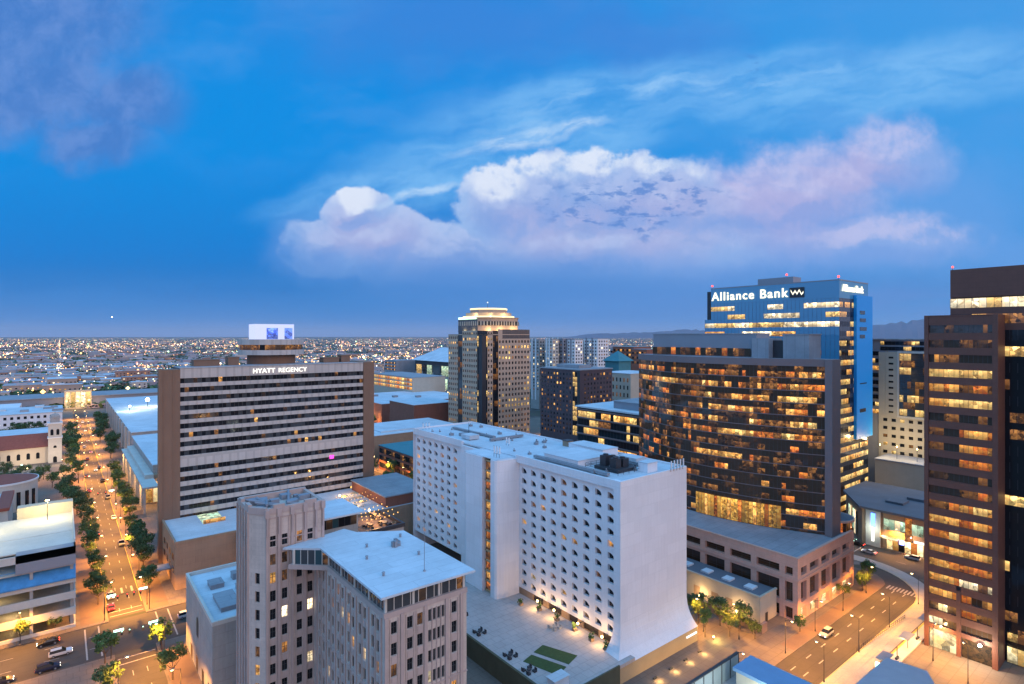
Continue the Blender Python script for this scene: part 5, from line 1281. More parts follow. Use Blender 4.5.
for (px, kk, z, w_, wm, nm, lb) in ((632,640,68,30,'brick','orange_block','orange brown block on the horizon beside the curved glass building'),(645,600,66,20,'brick','brick_block','dark red block touching the curved glass building on the horizon'),(618,720,64,14,'grey_panel','grey_block','small grey block on the skyline before the hills'),
                                    (402,900,42,40,'roof_grey','grey_warehouse','long grey shed in the lights left of the ballpark'),(300,760,34,60,'concrete','pale_warehouse','pale warehouse roof peeping right of the rooftop restaurant')):
    x, y = placed(px, kk); t = block(nm, lb, 'building', x-w_/2,x+w_/2,y-w_/2,y+w_/2,z,wm,'roof_grey')
    for s in range(3): band(t, [(x-w_/2-.1,y+w_/2-1),(x-w_/2-.1,y-w_/2+1)], z-5-5*s, z-2.6-5*s, 3, ['g_dark','l_dim','g_dark','l_warm'], 'window_band', mt=.3)

# ================================================================== CONVENTION BUILDINGS ALONG THE RIGHT OF THE LONG STREET
b = T('convention_centre', 'long hall with blue roof, stepped terraces and amber entrance along the street', 'hall', (34,300,0))
mb = MB(); mb.box(35.2,112,322,424,0,17.6); mb.build('wall', M['concrete'], b)
mb = MB(); mb.box(35,112,321.8,424.2,17.6,18.0); mb.box(60,112,330,424,18,18.9); mb.build('roof', M['roof_white'], b)
mb = MB(); mb.box(29,35.1,300,412,11.6,12.4); mb.box(31.5,35.1,318,410,12.4,14.2); mb.build('terrace_slab', M['concrete_light'], b)
for i in range(14):
    mb = MB(); mb.box(29.5,30.3,302+8.2*i,303+8.2*i,0,11.6); mb.build('column', M['concrete_light'], b)
band(b, [(35.0,420),(35.0,322)], 1, 10.5, 3.4, ['l_warm','l_shop','l_warm','l_amber'], 'entrance_glazing', mull='tan', mt=.3)
band(b, [(31.6,318),(44,318)], 1, 10.8, 3.1, ['l_warm','l_shop'], 'entrance_glazing', mull='tan', mt=.5)
mb = MB(); mb.box(35.2,60,318.1,321.9,0,14); mb.box(36,62,305,318,10.9,11.5); mb.build('entrance_wall', M['tan'], b)
for y in (312,335,360,385,405): plight(b, (30.5,y,9.5), 4200, (1,.52,.16), .4)
b2 = block('north_hall', 'far bright roofed hall with floodlit parapet at the end of the street on its right', 'hall', 36,128,436,690,18,'concrete','roof_white')
for i in range(10):
    mb = MB(); mb.box(34.9,36,445+24*i,449+24*i,0,18); mb.build('buttress', M['concrete_light'], b2)
fl_ = T('floodlight', 'white starburst floodlight on the bright far hall roof', 'floodlight', (60,585,18)); mb = MB(); mb.tube((60,585,18.3),(60,585,24),.2); mb.build('mast', M['dark_metal'], fl_); mb = MB(); mb.ball((60,585,24.6),1.5); mb.build('lamp_head', M['lamp_white'], fl_); plight(fl_, (60,585,27), 14000, (1,.95,.75), 1)
fl_ = T('floodlight', 'smaller white floodlight left of the starburst on the far hall roof', 'floodlight', (45,560,18)); mb = MB(); mb.tube((45,560,18.3),(45,560,22),.2); mb.build('mast', M['dark_metal'], fl_); mb = MB(); mb.ball((45,560,22.4),.8); mb.build('lamp_head', M['lamp_white'], fl_); plight(fl_, (45,560,24), 7000, (.9,1,.8), 1)
e = T('end_hall', 'wide hall closing the long street with a glowing orange portal', 'hall', (16,790,0))
mb = MB(); mb.box(-70,110,790,850,0,12.5); mb.build('wall', M['grey_panel'], e); mb = MB(); mb.box(-71,111,789,851,12.5,13.4); mb.build('roof', M['roof_grey'], e)
mb = MB(); mb.box(4,28,786,789.9,0,20.5); mb.build('portal_wall', M['beige'], e)
band(e, [(5,785.8),(27,785.8)], 2, 18.5, 4.4, ['l_shop','l_yellow','l_shop'], 'portal_glazing', mull='beige', mt=.8)
for x in (6,16,26): plight(e, (x,776,8), 5000, (1,.55,.2), 1)

# ================================================================== LEFT SIDE: PARKING DECK, ROUND HALL, CHURCH, WHITE OFFICES
p = T('parking_deck', 'grey five level parking deck with open dark storeys and a blue upper band', 'parking deck', (3.5,197,0))
gx0, gx1, gy0, gy1 = -75.0, 3.5, 197.0, 238.0
mb = MB()
for z0, z1 in ((0,1.0),(3.7,5.7),(8.1,10.1),(12.5,14.0),(20.3,22.3)): mb.box(gx0,gx1,gy0,gy0+.4,z0,z1); mb.box(gx1-.4,gx1,gy0+.4,gy1,z0,z1)
mb.build('parapet_band', M['concrete_light'], p)
mb = MB()
for z in (4.4,8.8,13.2,17.4): mb.box(gx0,gx1-.45,gy0+.45,gy1,z-.3,z)
mb.build('floor_slab', M['concrete'], p)
mb = MB(); mb.poly([(gx0,gy0-.6,14.0),(gx1,gy0-.6,14.0),(gx1,gy0+2.4,17.5),(gx0,gy0+2.4,17.5)]); mb.poly([(gx1,gy0-.6,14),(gx1,gy0+2.4,14),(gx1,gy0+2.4,17.5)]); mb.box(gx0,gx1,gy0-.6,gy0-.01,13.7,13.99); mb.build('blue_band', M['blue_panel'], p)
mb = MB(); mb.box(-9,gx1,gy0,gy0+4,17.5,22.3); mb.build('stair_block', M['grey_panel'], p)
for i in range(9):
    mb = MB(); mb.box(gx0+8.6*i,gx0+8.6*i+.7,gy0+.5,gy0+1.2,0,20.3); mb.build('column', M['concrete'], p)
for i in range(5):
    mb = MB(); mb.box(gx1-1.2,gx1-.5,gy0+8*i+1,gy0+8*i+1.7,0,20.3); mb.build('column', M['concrete'], p)
mb = MB(); mb.box(gx0,gx1-.5,gy0+18,gy0+18.5,0,22.0); mb.build('inner_wall', M['concrete_light'], p)
mb = MB(); mb.box(gx0,gx1-.4,gy0+4.2,gy1,21.6,21.9); mb.build('roof_deck', M['concrete_light'], p)
mb = MB(); mb.box(-10.5,gx1,gy1-.1,gy1+4,0,25.4); mb.build('stair_tower', M['beige'], p)
mb = MB(); mb.box(gx1-.3,gx1,gy0+4,gy1,22.3,23.2); mb.build('roof_parapet', M['concrete_light'], p)
for (x, z) in ((-10,2.9),(-24,2.9),(-10,7.2),(-14,11.6),(-38,11.6),(-30,7.2)):
    mb = MB(); mb.box(x-1.4,x+1.4,gy0+6,gy0+6.3,z,z+.15); mb.build('strip_lamp', M['lamp_amber'], p); plight(p, (x,gy0+6,z-.3), 260, (1,.8,.4))
for (x, y, l_) in ((-20,226,'tall lamp post in the middle of the parking deck roof'),(-3,232,'tall lamp post at the street end of the parking deck roof'),(-24,205,'tall lamp post near the front of the parking deck roof')):
    t = T('deck_lamp', l_, 'lamp post', (x,y,21.9), 'lamp posts on the parking deck roof')
    mb = MB(); mb.tube((x,y,21.9),(x,y,28),.12,.08); mb.build('pole', M['dark_metal'], t); mb = MB(); mb.box(x-.5,x+.5,y-.2,y+.2,28,28.2); mb.build('lamp_head', M['lamp_amber'], t)
    plight(t, (x,y,27.6), 6000, (1,.80,.34), .4)
r = T('round_hall', 'pale curved wall hall with red tile roof behind the parking deck', 'hall', (-20,352,0))
cc = (-20.5,353.0); ringh = [(cc[0]+12.5*math.cos(R(a)), cc[1]+12.5*math.sin(R(a))) for a in range(0,360,10)]
mb = MB(); mb.prism(ringh, 0, 12.6); mb.build('wall', M['concrete_light'], r)
mb = MB(); mb.prism([(cc[0]+12.9*math.cos(R(a)), cc[1]+12.9*math.sin(R(a))) for a in range(0,360,10)], 12.6, 13.4, bottom=True); mb.build('cornice', M['white_paint'], r)
mb = MB()
for i in range(36): 
    a_, b_ = ringh[i], ringh[(i+1)%36]; mb.poly([(*a_,13.42),(*b_,13.42),(cc[0],cc[1]+2,15.6)])
mb.build('roof', M['red_tile'], r)
mb = MB()
for a in (-62,-46,-30): 
    x, y = cc[0]+12.55*math.cos(R(a)), cc[1]+12.55*math.sin(R(a)); mb.tube((x,y,1),(x,y,9),.75,n=8)
mb.build('tall_window', M['g_dark'], r)
b = T('red_roofed_annex', 'low white annex edged with red tiles between round hall and parking deck', 'building', (-40,310,0))
mb = MB(); mb.box(-60,-16,300,332,0,11); mb.build('wall', M['concrete_light'], b)
mb = MB(); mb.box(-60.5,-15.5,299.5,303.5,11,12.2); mb.box(-19.5,-15.5,303.5,332.5,11,12.2); mb.build('tile_edge', M['red_tile'], b)
mb = MB(); mb.box(-60,-19.5,303.5,332,11,11.3); mb.build('roof', M['roof_white'], b)
# church
ch_ = T('church', 'cream mission church with red tile roof and square bell tower', 'church', (-18,465,0))
nx0, nx1, ny0, ny1 = -46.0, -4.5, 464.0, 482.0
mb = MB(); mb.box(nx0,nx1,ny0,ny1,0,10.5); mb.poly([(nx1,ny0,10.5),(nx1,ny1,10.5),(nx1,(ny0+ny1)/2,17.5)]); mb.build('nave_wall', M['church_cream'], ch_)
mb = MB(); my = (ny0+ny1)/2
mb.poly([(nx0,ny0-.7,10.2),(nx1+.2,ny0-.7,10.2),(nx1+.2,my,17.8),(nx0,my,17.8)]); mb.poly([(nx0,ny1+.7,10.2),(nx1+.2,ny1+.7,10.2),(nx1+.2,my,17.8),(nx0,my,17.8)]); mb.build('roof', M['red_tile'], ch_)
mb = MB(); mb.box(-46,-32,457,463.9,0,12); mb.poly([(-46,456.9,12),(-32,456.9,12),(-39,456.9,17)]); mb.build('transept', M['concrete_light'], ch_)
mb = MB(); mb.poly([(-46.5,456.5,11.8),(-39,456.5,17.3),(-39,473,17.3),(-46.5,473,11.8)]); mb.poly([(-31.5,456.5,11.8),(-39,456.5,17.3),(-39,473,17.3),(-31.5,473,11.8)]); mb.build('transept_roof', M['red_tile'], ch_)
def arch(x, y, w_, z0, z1, m_, par, nm='window'):
    mb = MB(); pts = [(x-w_/2,y,z0),(x+w_/2,y,z0)]+[(x+w_/2*math.cos(R(a)),y,z1+w_/2*math.sin(R(a))) for a in range(0,181,30)]; mb.poly(pts); return mb.build(nm, M[m_], par)
for x in (-29,-24.4,-19.8,-15.2,-10.6): arch(x, ny0-.06, 1.7, 3.2, 6.2, 'g_dark', ch_)
arch(-39, 456.8, 4, 3, 6.5, 'g_dark', ch_)
tw = T('bell_tower', 'square cream bell tower with arched belfry and small dome', 'tower', (-2,464,0))
mb = MB(); mb.box(-5.6,1.2,460.5,467.3,0,24.5); mb.build('wall', M['concrete_light'], tw)
mb = MB(); mb.box(-6.0,1.6,460.1,467.7,15.5,16.1); mb.box(-6.0,1.6,460.1,467.7,24.5,25.3); mb.build('cornice', M['white_paint'], tw)
mb = MB(); mb.box(-4.6,.2,461.5,466.3,25.3,28.4); mb.ball((-2.2,463.9,28.4),(2.7,2.7,2.6),n=12,k=8); mb.tube((-2.2,463.9,30.8),(-2.2,463.9,33.4),.2,.08); mb.build('dome', M['concrete'], tw, smooth=False)
for x in (-3.7,-.8): arch(x, 460.42, 1.5, 17.5, 20.5, 'g_dark', tw, 'belfry_opening')
arch(-2.2, 460.42, 1.6, 9.4, 10.2, 'g_dark', tw, 'round_window'); arch(-2.2, 460.42, 1.9, .3, 3.2, 'g_dark', tw, 'door')
ty = T('church_floodlight', 'green white floodlight on the lawn under the church wall', 'floodlight', (-18,456,0)); mb = MB(); mb.tube((-18,456,0),(-18,456,1.2),.2); mb.build('post', M['dark_metal'], ty); mb = MB(); mb.ball((-18,456,1.6),.5); mb.build('lamp_head', M['sign_green'], ty); plight(ty, (-18,453,4), 3500, (1,.8,.5), .5)
plight(tw, (-1,450,6), 3500, (1,.72,.45), .5)
b = block('blue_roof_hall', 'low hall with bright blue flat roof behind the church', 'hall', -36,-6,512,566,9.5,'concrete','roof_white')
b = T('white_offices', 'white two storey office row with small dark windows and cluttered blue roof', 'office building', (-60,650,0))
mb = MB(); mb.box(-75,2,650,710,0,12); mb.box(-75,-30,700,760,0,12.02); mb.build('wall', M['white_stucco'], b)
mb = MB(); mb.box(-75.4,2.4,649.6,710.4,12.02,12.5); mb.build('roof', M['roof_white'], b)
add_windows(b, grid_items('y',0,650,-74,1,1.5,11.5,4.2,5.0,2.0,2.3,[('g_dark',.9),('l_dim',.1)],rng), 60)
for i in range(14):
    x, y = rng.uniform(-70,-4), rng.uniform(655,705); mb = MB(); mb.box(x,x+rng.uniform(3,9),y,y+rng.uniform(3,8),12.5,12.5+rng.uniform(.8,2.4)); tag(mb.build('roof_unit', M[rng.choice(['roof_white','grey_metal','roof_grey'])]), 'boxy unit on the cluttered white office roof', 'roof unit', 'units on the white office roof')

# ================================================================== NEAR RIGHT CORNER: POOL ROOF, KIOSK, TRAM STOP
r = T('pool_roof_building', 'roof terrace with glazed screen and blue canopy in the near right corner', 'building', (86,46,0))
mb = MB(); mb.box(84,101.6,38,58.4,0,15.6); mb.build('wall', M['concrete'], r)
mb = MB(); mb.box(84.3,101.3,38.3,58.1,15.6,15.8); mb.build('terrace_floor', M['plaza_stone'], r)
mb = MB(); mb.box(95.5,101.7,38,55.8,19.4,20.0); mb.build('canopy_roof', M['canopy_blue'], r)
mb = MB(); mb.box(96.0,101.5,38.2,55.4,15.8,19.4); mb.build('bar_wall', M['beige'], r)
mb = MB(); mb.box(84,101.6,58.1,58.4,15.6,19.4); mb.build('glass_screen', M['screen_glass'], r)
mb = MB()
for i in range(7): mb.box(84+2.9*i,84.12+2.9*i,58.0,58.5,15.6,19.6)
mb.box(84,101.6,57.98,58.52,19.4,19.62); mb.build('screen_post', M['dark_metal'], r)
mb = MB(); mb.ball((95.4,48,18.2),.4); mb.build('wall_lamp', M['lamp_white'], r); plight(r, (93.6,48,18.4), 1100, (.9,1.0,.75), .3); plight(r, (90,53,18.4), 700, (.8,.95,1.0), .3)
k = T('ticket_kiosk', 'square kiosk with blue grey flat roof in the near right corner', 'kiosk', (138,42,0))
kp = [(129.6,48.2),(146.6,47.8),(147.6,40.8),(139,36),(128,37)]
mb = MB(); mb.prism(kp, 0, 6.3); mb.build('wall', M['tan'], k); mb = MB(); mb.prism([(138+(x-138)*1.05,42.5+(y-42.5)*1.07) for x,y in kp], 6.3, 7.0, bottom=True); mb.build('roof', M['kiosk_roof'], k)
pl = T('tram_platform', 'amber lit tram stop platform with benches and shelter posts beside the tracks', 'tram stop', (170,51.5,0))
mb = MB(); mb.box(151,196,49.6,52.4,0,.55); mb.build('platform', M['concrete_light'], pl)
mb = MB(); mb.box(151,196,52.0,52.4,.55,.6); mb.build('edge_strip', M['marking_yellow'], pl)
for i in range(6):
    x = 154+7.4*i
    mb = MB(); mb.tube((x,50.6,.5),(x,50.6,3.6),.09); mb.box(x-2.4,x+2.4,49.7,52.0,3.6,3.75) if i % 2 == 0 else mb.box(x-.8,x+.8,50.4,50.8,.5,1.0); mb.build('shelter' if i % 2 == 0 else 'bench', M['grey_metal'] if i % 2 == 0 else M['dark_metal'], pl)
mb = MB(); mb.box(150.3,150.9,50.2,51.6,0,3.2); mb.build('ticket_machine', M['sign_green'], pl)
for x in (156,166,176,186): plight(pl, (x,51,3.4), 350, (1,.6,.2), .2)
fe = T('track_fence', 'low dark railing with hanging planters between road and tram track', 'railing', (172,58,0))
mb = MB()
for i in range(25): mb.tube((158+1.2*i,58.35-.07*i,.0),(158+1.2*i,58.35-.07*i,1.2),.06,n=4)
mb.tube((158,58.35,1.2),(187,56.65,1.2),.06,n=4); mb.tube((158,58.35,.6),(187,56.65,.6),.05,n=4); mb.build('rail', M['dark_metal'], fe)
# ================================================================== TREES
def crown_mesh(seed, rx, rz, lumps, leaves, size):
    rg = random.Random(seed); mb = MB()
    cs = []
    for i in range(lumps):
        a = rg.random()*2*math.pi; rr_ = rx*math.sqrt(rg.random())*.75; zz_ = rz*(rg.random()*1.5-.6)
        cs.append((Vector((rr_*math.cos(a), rr_*math.sin(a), zz_*(1-.35*rr_/rx))), rx*rg.uniform(.26,.46)))
    for i in range(leaves):
        c, r_ = cs[rg.randrange(lumps)]
        v = Vector((rg.gauss(0,1),rg.gauss(0,1),rg.gauss(0,1))).normalized()*(r_*(rg.random()**.4))
        p = c+v; n = (v.normalized()+Vector((rg.gauss(0,.6),rg.gauss(0,.6),rg.gauss(.35,.5)))).normalized()
        a = n.orthogonal().normalized(); b = n.cross(a); t = rg.random()*6.28; a, b = a*math.cos(t)+b*math.sin(t), b*math.cos(t)-a*math.sin(t)
        s1 = size*rg.uniform(.6,1.3); s2 = s1*rg.uniform(.5,.9)
        mb.poly([p-a*s1, p+b*s2*.7+n*.05, p+a*s1, p-b*s2*.7])
    return mb
def trunk_mesh(seed, h, r, spread):
    rg = random.Random(seed); mb = MB(); mb.tube((0,0,0),(0.05,0.03,h*.62),r,r*.7,7)
    for i in range(5):
        a = i*1.26+rg.random(); mb.tube((0.05,.03,h*.55),(spread*.55*math.cos(a),spread*.55*math.sin(a),h*rg.uniform(.95,1.25)),r*.5,r*.18,5)
    return mb
protos = {}
def make_tree(kind, seed, rx, rz, zc, h, r, lm, leaves=950, size=.34, lumps=16):
    t = T('street_tree', 'tree', 'tree'); o = crown_mesh(seed, rx, rz, lumps, leaves, size).build('crown', M[lm], t); o.location = (0,0,zc)
    trunk_mesh(seed+1, h, r, rx).build('trunk', M['bark'], t); protos[kind] = [t, False]
make_tree('round', 1, 2.9, 2.3, 4.6, 3.8, .17, 'leaf_a')
make_tree('loose', 2, 3.0, 2.5, 4.9, 4.0, .16, 'leaf_b', 700)
make_tree('dense', 3, 3.4, 2.9, 5.2, 4.0, .2, 'leaf_c', 1200)
make_tree('tall', 6, 2.2, 3.7, 6.6, 5.6, .16, 'leaf_a', 1000)
def tree(kind, x, y, sc_=1.0, label='', group=None, name='street_tree', z=.16):
    p, used = protos[kind]
    if used: o = copy_tree(p)
    else: o = p; protos[kind][1] = True
    o.name = name; o.location = (x,y,z); o.scale = (sc_,)*3; o.rotation_euler = (0,0,random.uniform(0,6.28))
    tag(o, label, 'tree', group); return o
GL, GR_ = 'trees along the left kerb of the long street', 'trees along the right kerb of the long street'
for kind, x, y, s_, l_ in (('loose',8.9,286,.95,'small tree at the far street corner of the parking deck'),('dense',8.4,255,.72,'second tree from the far corner of the parking deck'),('round',8.9,244,.85,'third kerb tree beside the parking deck'),
        ('dense',9.3,234,.85,'fourth kerb tree beside the parking deck'),('round',9.4,222,.9,'kerb tree between two others near the parking deck front'),('dense',9.0,209,1.05,'full round tree at the crossing by the parking deck corner'),
        ('round',8.7,170.5,1.05,'full round tree on the near left corner of the crossing'),('round',20.4,169.0,1.08,'neat round tree on the near right corner of the crossing'),('loose',20.6,152.5,1.1,'yellow lit tree nearest the viewer by the plain block'),
        ('dense',8.6,154.0,.9,'dark tree at the bottom edge beside the street'),('loose',-1.0,197.4,.62,'thin tree before the parking deck front nearest the corner'),('loose',-8,195.9,.8,'spreading tree against the parking deck front'),('loose',-19,195.9,.75,'leafy tree at the left end of the parking deck front')):
    tree(kind, x, y, s_, l_, GL if x < 15 else GR_)
for kind, x, y, s_, l_ in (('dense',21.8,209,1.0,'dark tree at the crossing under the brown podium'),('round',22.4,216,.9,'tree just beyond the crossing under the brown podium'),('dense',22.6,240,1.25,'big dark tree before the slab hotel pier'),('dense',22.4,249,1.2,'big dark tree beside the slab hotel canopy'),
        ('round',23.2,259.5,1.2,'big round tree at the far side of the slab hotel'),('loose',23,281,.9,'yellow lit tree below the terraced hall corner'),('loose',24,296,.9,'amber lit tree before the terraced hall entrance'),('loose',24,312,.95,'small bright tree along the terraced hall'),
        ('loose',25.5,330,1,'bright tree under the terraced hall slab'),('round',23.8,352,1,'dim tree under the middle of the terraced hall'),('round',24,375,1.1,'tree by the far half of the terraced hall'),('loose',24,398,1.2,'bright tree at the far end of the terraced hall')):
    tree(kind, x, y, s_, l_, GR_)
for i, (x, y) in enumerate(((8.7,300),(8.6,263),(8.5,272),(22.6,232),(22.8,268),(24.5,304),(24.3,321),(25,340),(24.4,363),(24.2,386))):
    tree(('dense','round','loose')[i % 3], x, y, 1.0+.1*(i % 3), ['kerb tree past the far corner of the parking deck','kerb tree in the row before the far corner of the parking deck','bushy kerb tree level with the back of the parking deck','kerb tree between podium corner and slab hotel pier','kerb tree just past the slab hotel','kerb tree at the terraced hall entrance','kerb tree beside the first hall columns','kerb tree by the tenth hall column','kerb tree beyond the middle of the terraced hall','kerb tree near the last terraced hall columns'][i], GL if i < 3 else GR_)
rg = random.Random(33)
for i in range(9):
    tree(rg.choice(['dense','round']), rg.uniform(21.5,29), 450+26*i+rg.uniform(-5,5), rg.uniform(1.2,1.7), 'leafy tree far up the long street beside the bright halls', 'far street trees by the bright halls')
for i, (x, y, s_, k_) in enumerate(((5.2,333,1.2,'dense'),(6.2,322,1.3,'dense'),(3,343,1.25,'round'),(7.5,311,1.2,'dense'),(1.5,357,1.1,'dense'),(4.5,369,1.15,'dense'),(-3,385,1.2,'round'),(-10,392,1.1,'dense'),(-18,398,1.2,'dense'),(-26,402,1.2,'loose'),(-33,410,1.2,'dense'),
        (2,398,1.3,'loose'),(-7,410,1.2,'loose'),(-15,420,1.1,'loose'),(6,425,1.3,'loose'),(-24,428,1.1,'dense'),(-38,430,1.1,'loose'),(5.5,448,1.3,'dense'),(7,470,1.4,'tall'),(5,486,1.4,'dense'),(7.5,505,1.4,'dense'),(4.6,525,1.4,'round'),(7.5,545,1.4,'loose'),(7,575,1.4,'dense'),
        (-20,585,1.5,'dense'),(-27,590,1.5,'dense'),(-13,592,1.4,'dense'),(-34,580,1.3,'round'),(7.8,456,1.2,'tall'),(8,388,1.3,'tall'))):
    tree(k_, x, y, s_, ['leafy tree on the church lawn side of the long street','leafy tree among the darkness round the church lawn','leafy tree beyond the church and its blue roofed hall'][0 if i < 6 else (1 if i < 19 else 2)], ['trees by the round hall','trees round the church lawn','trees beyond the church'][0 if i < 6 else (1 if i < 19 else 2)], 'park_tree')
for k_, x, y, s_, l_ in (('tall',136.5,97,1.05,'tallest tree against the white hotel wall by the beige annex'),('dense',139,91.5,1.0,'dense tree second from the white hotel in the garden strip'),('tall',134,86.2,.8,'yellow lit slim tree at the hotel podium corner'),('dense',142.5,87,.95,'bushy tree in the middle of the garden strip'),('dense',145,82.5,.9,'bushy tree at the annex end of the garden strip'),
        ('loose',139.3,82.3,.85,'low loose tree at the front of the garden strip'),('loose',143.5,77.5,.62,'yellow lit shrub like tree beside the red brick pavement'),('loose',145.2,79.2,.6,'small tree at the end of the garden wall'),('round',156.5,71.8,.62,'small kerb tree before the pink podium corner'),('loose',186,72.4,.7,'amber lit tree under the long side of the pink podium'),
        ('round',197,71.2,.75,'amber lit tree near the end of the pink podium'),('round',207.5,73,.9,'round tree on the bulging street corner past the podium'),('loose',201.5,72.2,.7,'small tree beside the bulging street corner')):
    tree(k_, x, y, s_, l_, 'trees around the pink podium and hotel garden', 'garden_tree')
for i in range(12):
    tree(rg.choice(['dense','loose','round']), 128+rg.uniform(-4,16)*1.0 if i % 3 else 148.5, 216+9.0*i, 1.15, 'green tree in the lit side street between slab hotel and white hotel', 'trees of the side street behind the white hotel')
for i in range(8):
    x, y = 219+rg.uniform(-5,5), 470+13*i; tree(rg.choice(['loose','round']), x, y, 1.2, 'amber lit tree before the wide convention roof', 'trees by the convention hall')

# ================================================================== STREET LAMPS AND TRAFFIC SIGNALS
AMBER = (1.0,.40,.05); LK = .95
def make_lamp():
    t = T('street_lamp', 'lamp', 'street lamp')
    mb = MB(); mb.tube((0,0,0),(0,0,.7),.16,.12,8); mb.tube((0,0,.7),(0,0,8.4),.09,.06,6); mb.tube((0,0,8.3),(1.5,0,8.75),.05,.045,5); mb.build('pole', M['dark_metal'], t)
    mb = MB(); mb.prism([(1.2,-.16),(2.1,-.12),(2.1,.12),(1.2,.16)], 8.66, 8.86, bottom=True); mb.build('lamp_head', M['grey_metal'], t)
    mb = MB(); mb.ball((1.65,0,8.6),(.3,.2,.12)); mb.build('lens', M['lamp_amber'], t)
    return t
lp = make_lamp(); used = [False]
def lamp(x, y, rot, label, group, energy=6500, color=AMBER):
    o = copy_tree(lp) if used[0] else lp; used[0] = True
    o.location = (x,y,.16); o.rotation_euler = (0,0,rot); tag(o, label, 'street lamp', group)
    l = bpy.data.lights.new('lamp_light', 'SPOT'); l.energy = energy*LK; l.color = color; l.shadow_soft_size = .25; l.spot_size = R(154); l.spot_blend = .6
    q = bpy.data.objects.new('lamp_light', l); COL.objects.link(q); q.parent = o; q.location = (1.65,0,8.25)
    return o
for i, y in enumerate((128,152,201,226,250,276,302,330,360)):
    lamp(10.1, y, 0, ['left lamp post nearest the viewer on the long street','left lamp post just before the crossing','left lamp post at the parking deck corner','left lamp post beside the middle of the parking deck','left lamp post at the far end of the parking deck','left lamp post between parking deck and round hall','left lamp post level with the red tiled annex','left lamp post level with the round hall','left lamp post by the start of the church lawn'][i], 'street lamps on the left of the long street', 12500 if i in (1, 2) else 9000)
for i, y in enumerate((140,165,200,222,246,270,294,318,346)):
    lamp(20.4, y, math.pi, ['right lamp post nearest the viewer beside the plain block','right lamp post at the near crossing corner','right lamp post at the far crossing corner','right lamp post by the brown podium','right lamp post before the slab hotel pier','right lamp post past the slab hotel','right lamp post at the terraced hall corner','right lamp post under the first terrace slab','right lamp post beside the middle of the terraced hall'][i], 'street lamps on the right of the long street', 12500 if i in (1, 2) else 9000)
for i in range(8):
    lamp(10.1, 392+42*i, 0, 'small amber lamp far up the left of the long street', 'far left street lamps', 17000); lamp(20.4, 380+42*i, math.pi, 'small amber lamp far up the right of the long street', 'far right street lamps', 17000)
for i, (x, y, r_, l_) in enumerate(((-8,195.2,-math.pi/2,'amber lamp post before the parking deck front'),(-30,195.2,-math.pi/2,'amber lamp post before the left part of the parking deck'),(-14,172.8,math.pi/2,'amber lamp post on the near side of the cross street'),(30,195,-math.pi/2,'amber lamp post on the cross street below the brown podium'),(48,195,-math.pi/2,'amber lamp post half hidden behind the plain block'),(-36,172.6,math.pi/2,'amber lamp post at the left edge on the near side of the cross street'))):
    lamp(x, y, r_, l_, 'street lamps on the cross street', 5500 if i in (0, 1, 3) else 14000)
for i, (x, y, r_, l_) in enumerate(((120,69.2,-math.pi/2,'amber lamp post by the hotel podium kerb'),(143,69.2,-math.pi/2,'amber lamp post on the red brick pavement corner'),(160,69.4,-math.pi/2,'amber lamp post at the pink podium corner'),(178,69.4,-math.pi/2,'amber lamp post along the pink podium'),(196,69.8,-math.pi/2,'amber lamp post at the end of the pink podium'),
        (138,57.9,math.pi/2,'amber lamp post between road and tram track near the viewer'),(158,57.9,math.pi/2,'amber lamp post by the tram stop entrance'),(178,57.6,math.pi/2,'amber lamp post in the middle of the tram stop'),(200,57.2,math.pi/2,'amber lamp post at the far tram track bend'),(243.2,76,math.pi,'amber lamp post before the shopping block'),(243,58,math.pi,'amber lamp post across from the brown tower'),(221,100,0,'amber lamp post beyond the street corner by the tracks'))):
    lamp(x, y, r_, l_, 'street lamps around the tram stop road', 3300, (1.0,.40,.055))
for i in range(7):
    lamp(147.4, 206+18*i, math.pi, 'amber lamp in the side street behind the white hotel', 'side street lamps behind the white hotel', 9000)
for i, (x, y, l_) in enumerate(((168,45,'amber lamp post on the pavement before the brown tower'),(163,37,'amber lamp post beside the grey roofed kiosk'),(140,80,'warm garden lamp among the trees by the hotel podium'),(136,88,'warm garden lamp close to the white hotel wall'),(-12,402,'warm lawn lamp before the church'),(-28,416,'warm lawn lamp left of the church path'),(2,420,'warm lawn lamp near the bell tower'),(228,330,'amber lamp at the foot of the stone tower'),(300,338,'amber lamp right of the stone tower foot'),(234,395,'amber lamp left of the stone tower foot'),(286,318,'amber lamp in front of the stone tower'),(312,74,'amber lamp at the side of the beige tower base'))):
    lamp(x, y, .7*i, l_, None, (1800 if i < 2 else 700) if i < 6 else 9000, (1.0,.56,.18))
bs = T('bollard_light', 'yellow uplight in the shrubs at the hotel podium corner', 'uplight', (134.5,84,.2)); mb = MB(); mb.tube((134.5,84,.1),(134.5,84,.8),.12); mb.build('post', M['dark_metal'], bs); mb = MB(); mb.ball((134.5,84,.95),.22); mb.build('lens', M['lamp_amber'], bs); plight(bs, (134.6,83.2,1.6), 700, (1,.8,.2)); 
pu = T('wall_washer', 'row of amber wall washers along the foot of the hotel podium', 'wall washer', (116,80,.2)); mb = MB()
for i in range(4): mb.box(108+6*i,109.2+6*i,82.8,83.2,0.16,.5)
mb.build('fitting', M['dark_metal'], pu)
for i in range(4): plight(pu, (108.6+6*i,81.6,1.0), 380, (1,.6,.2))
pu2 = T('soffit_lamp', 'warm lamp inside the entrance arcade of the brown tower', 'lamp', (176.5,45,7)); mb = MB(); mb.ball((174.2,45,6.6),.25); mb.build('globe', M['lamp_amber'], pu2); plight(pu2, (173.6,45,6.2), 1300, (1,.68,.3))

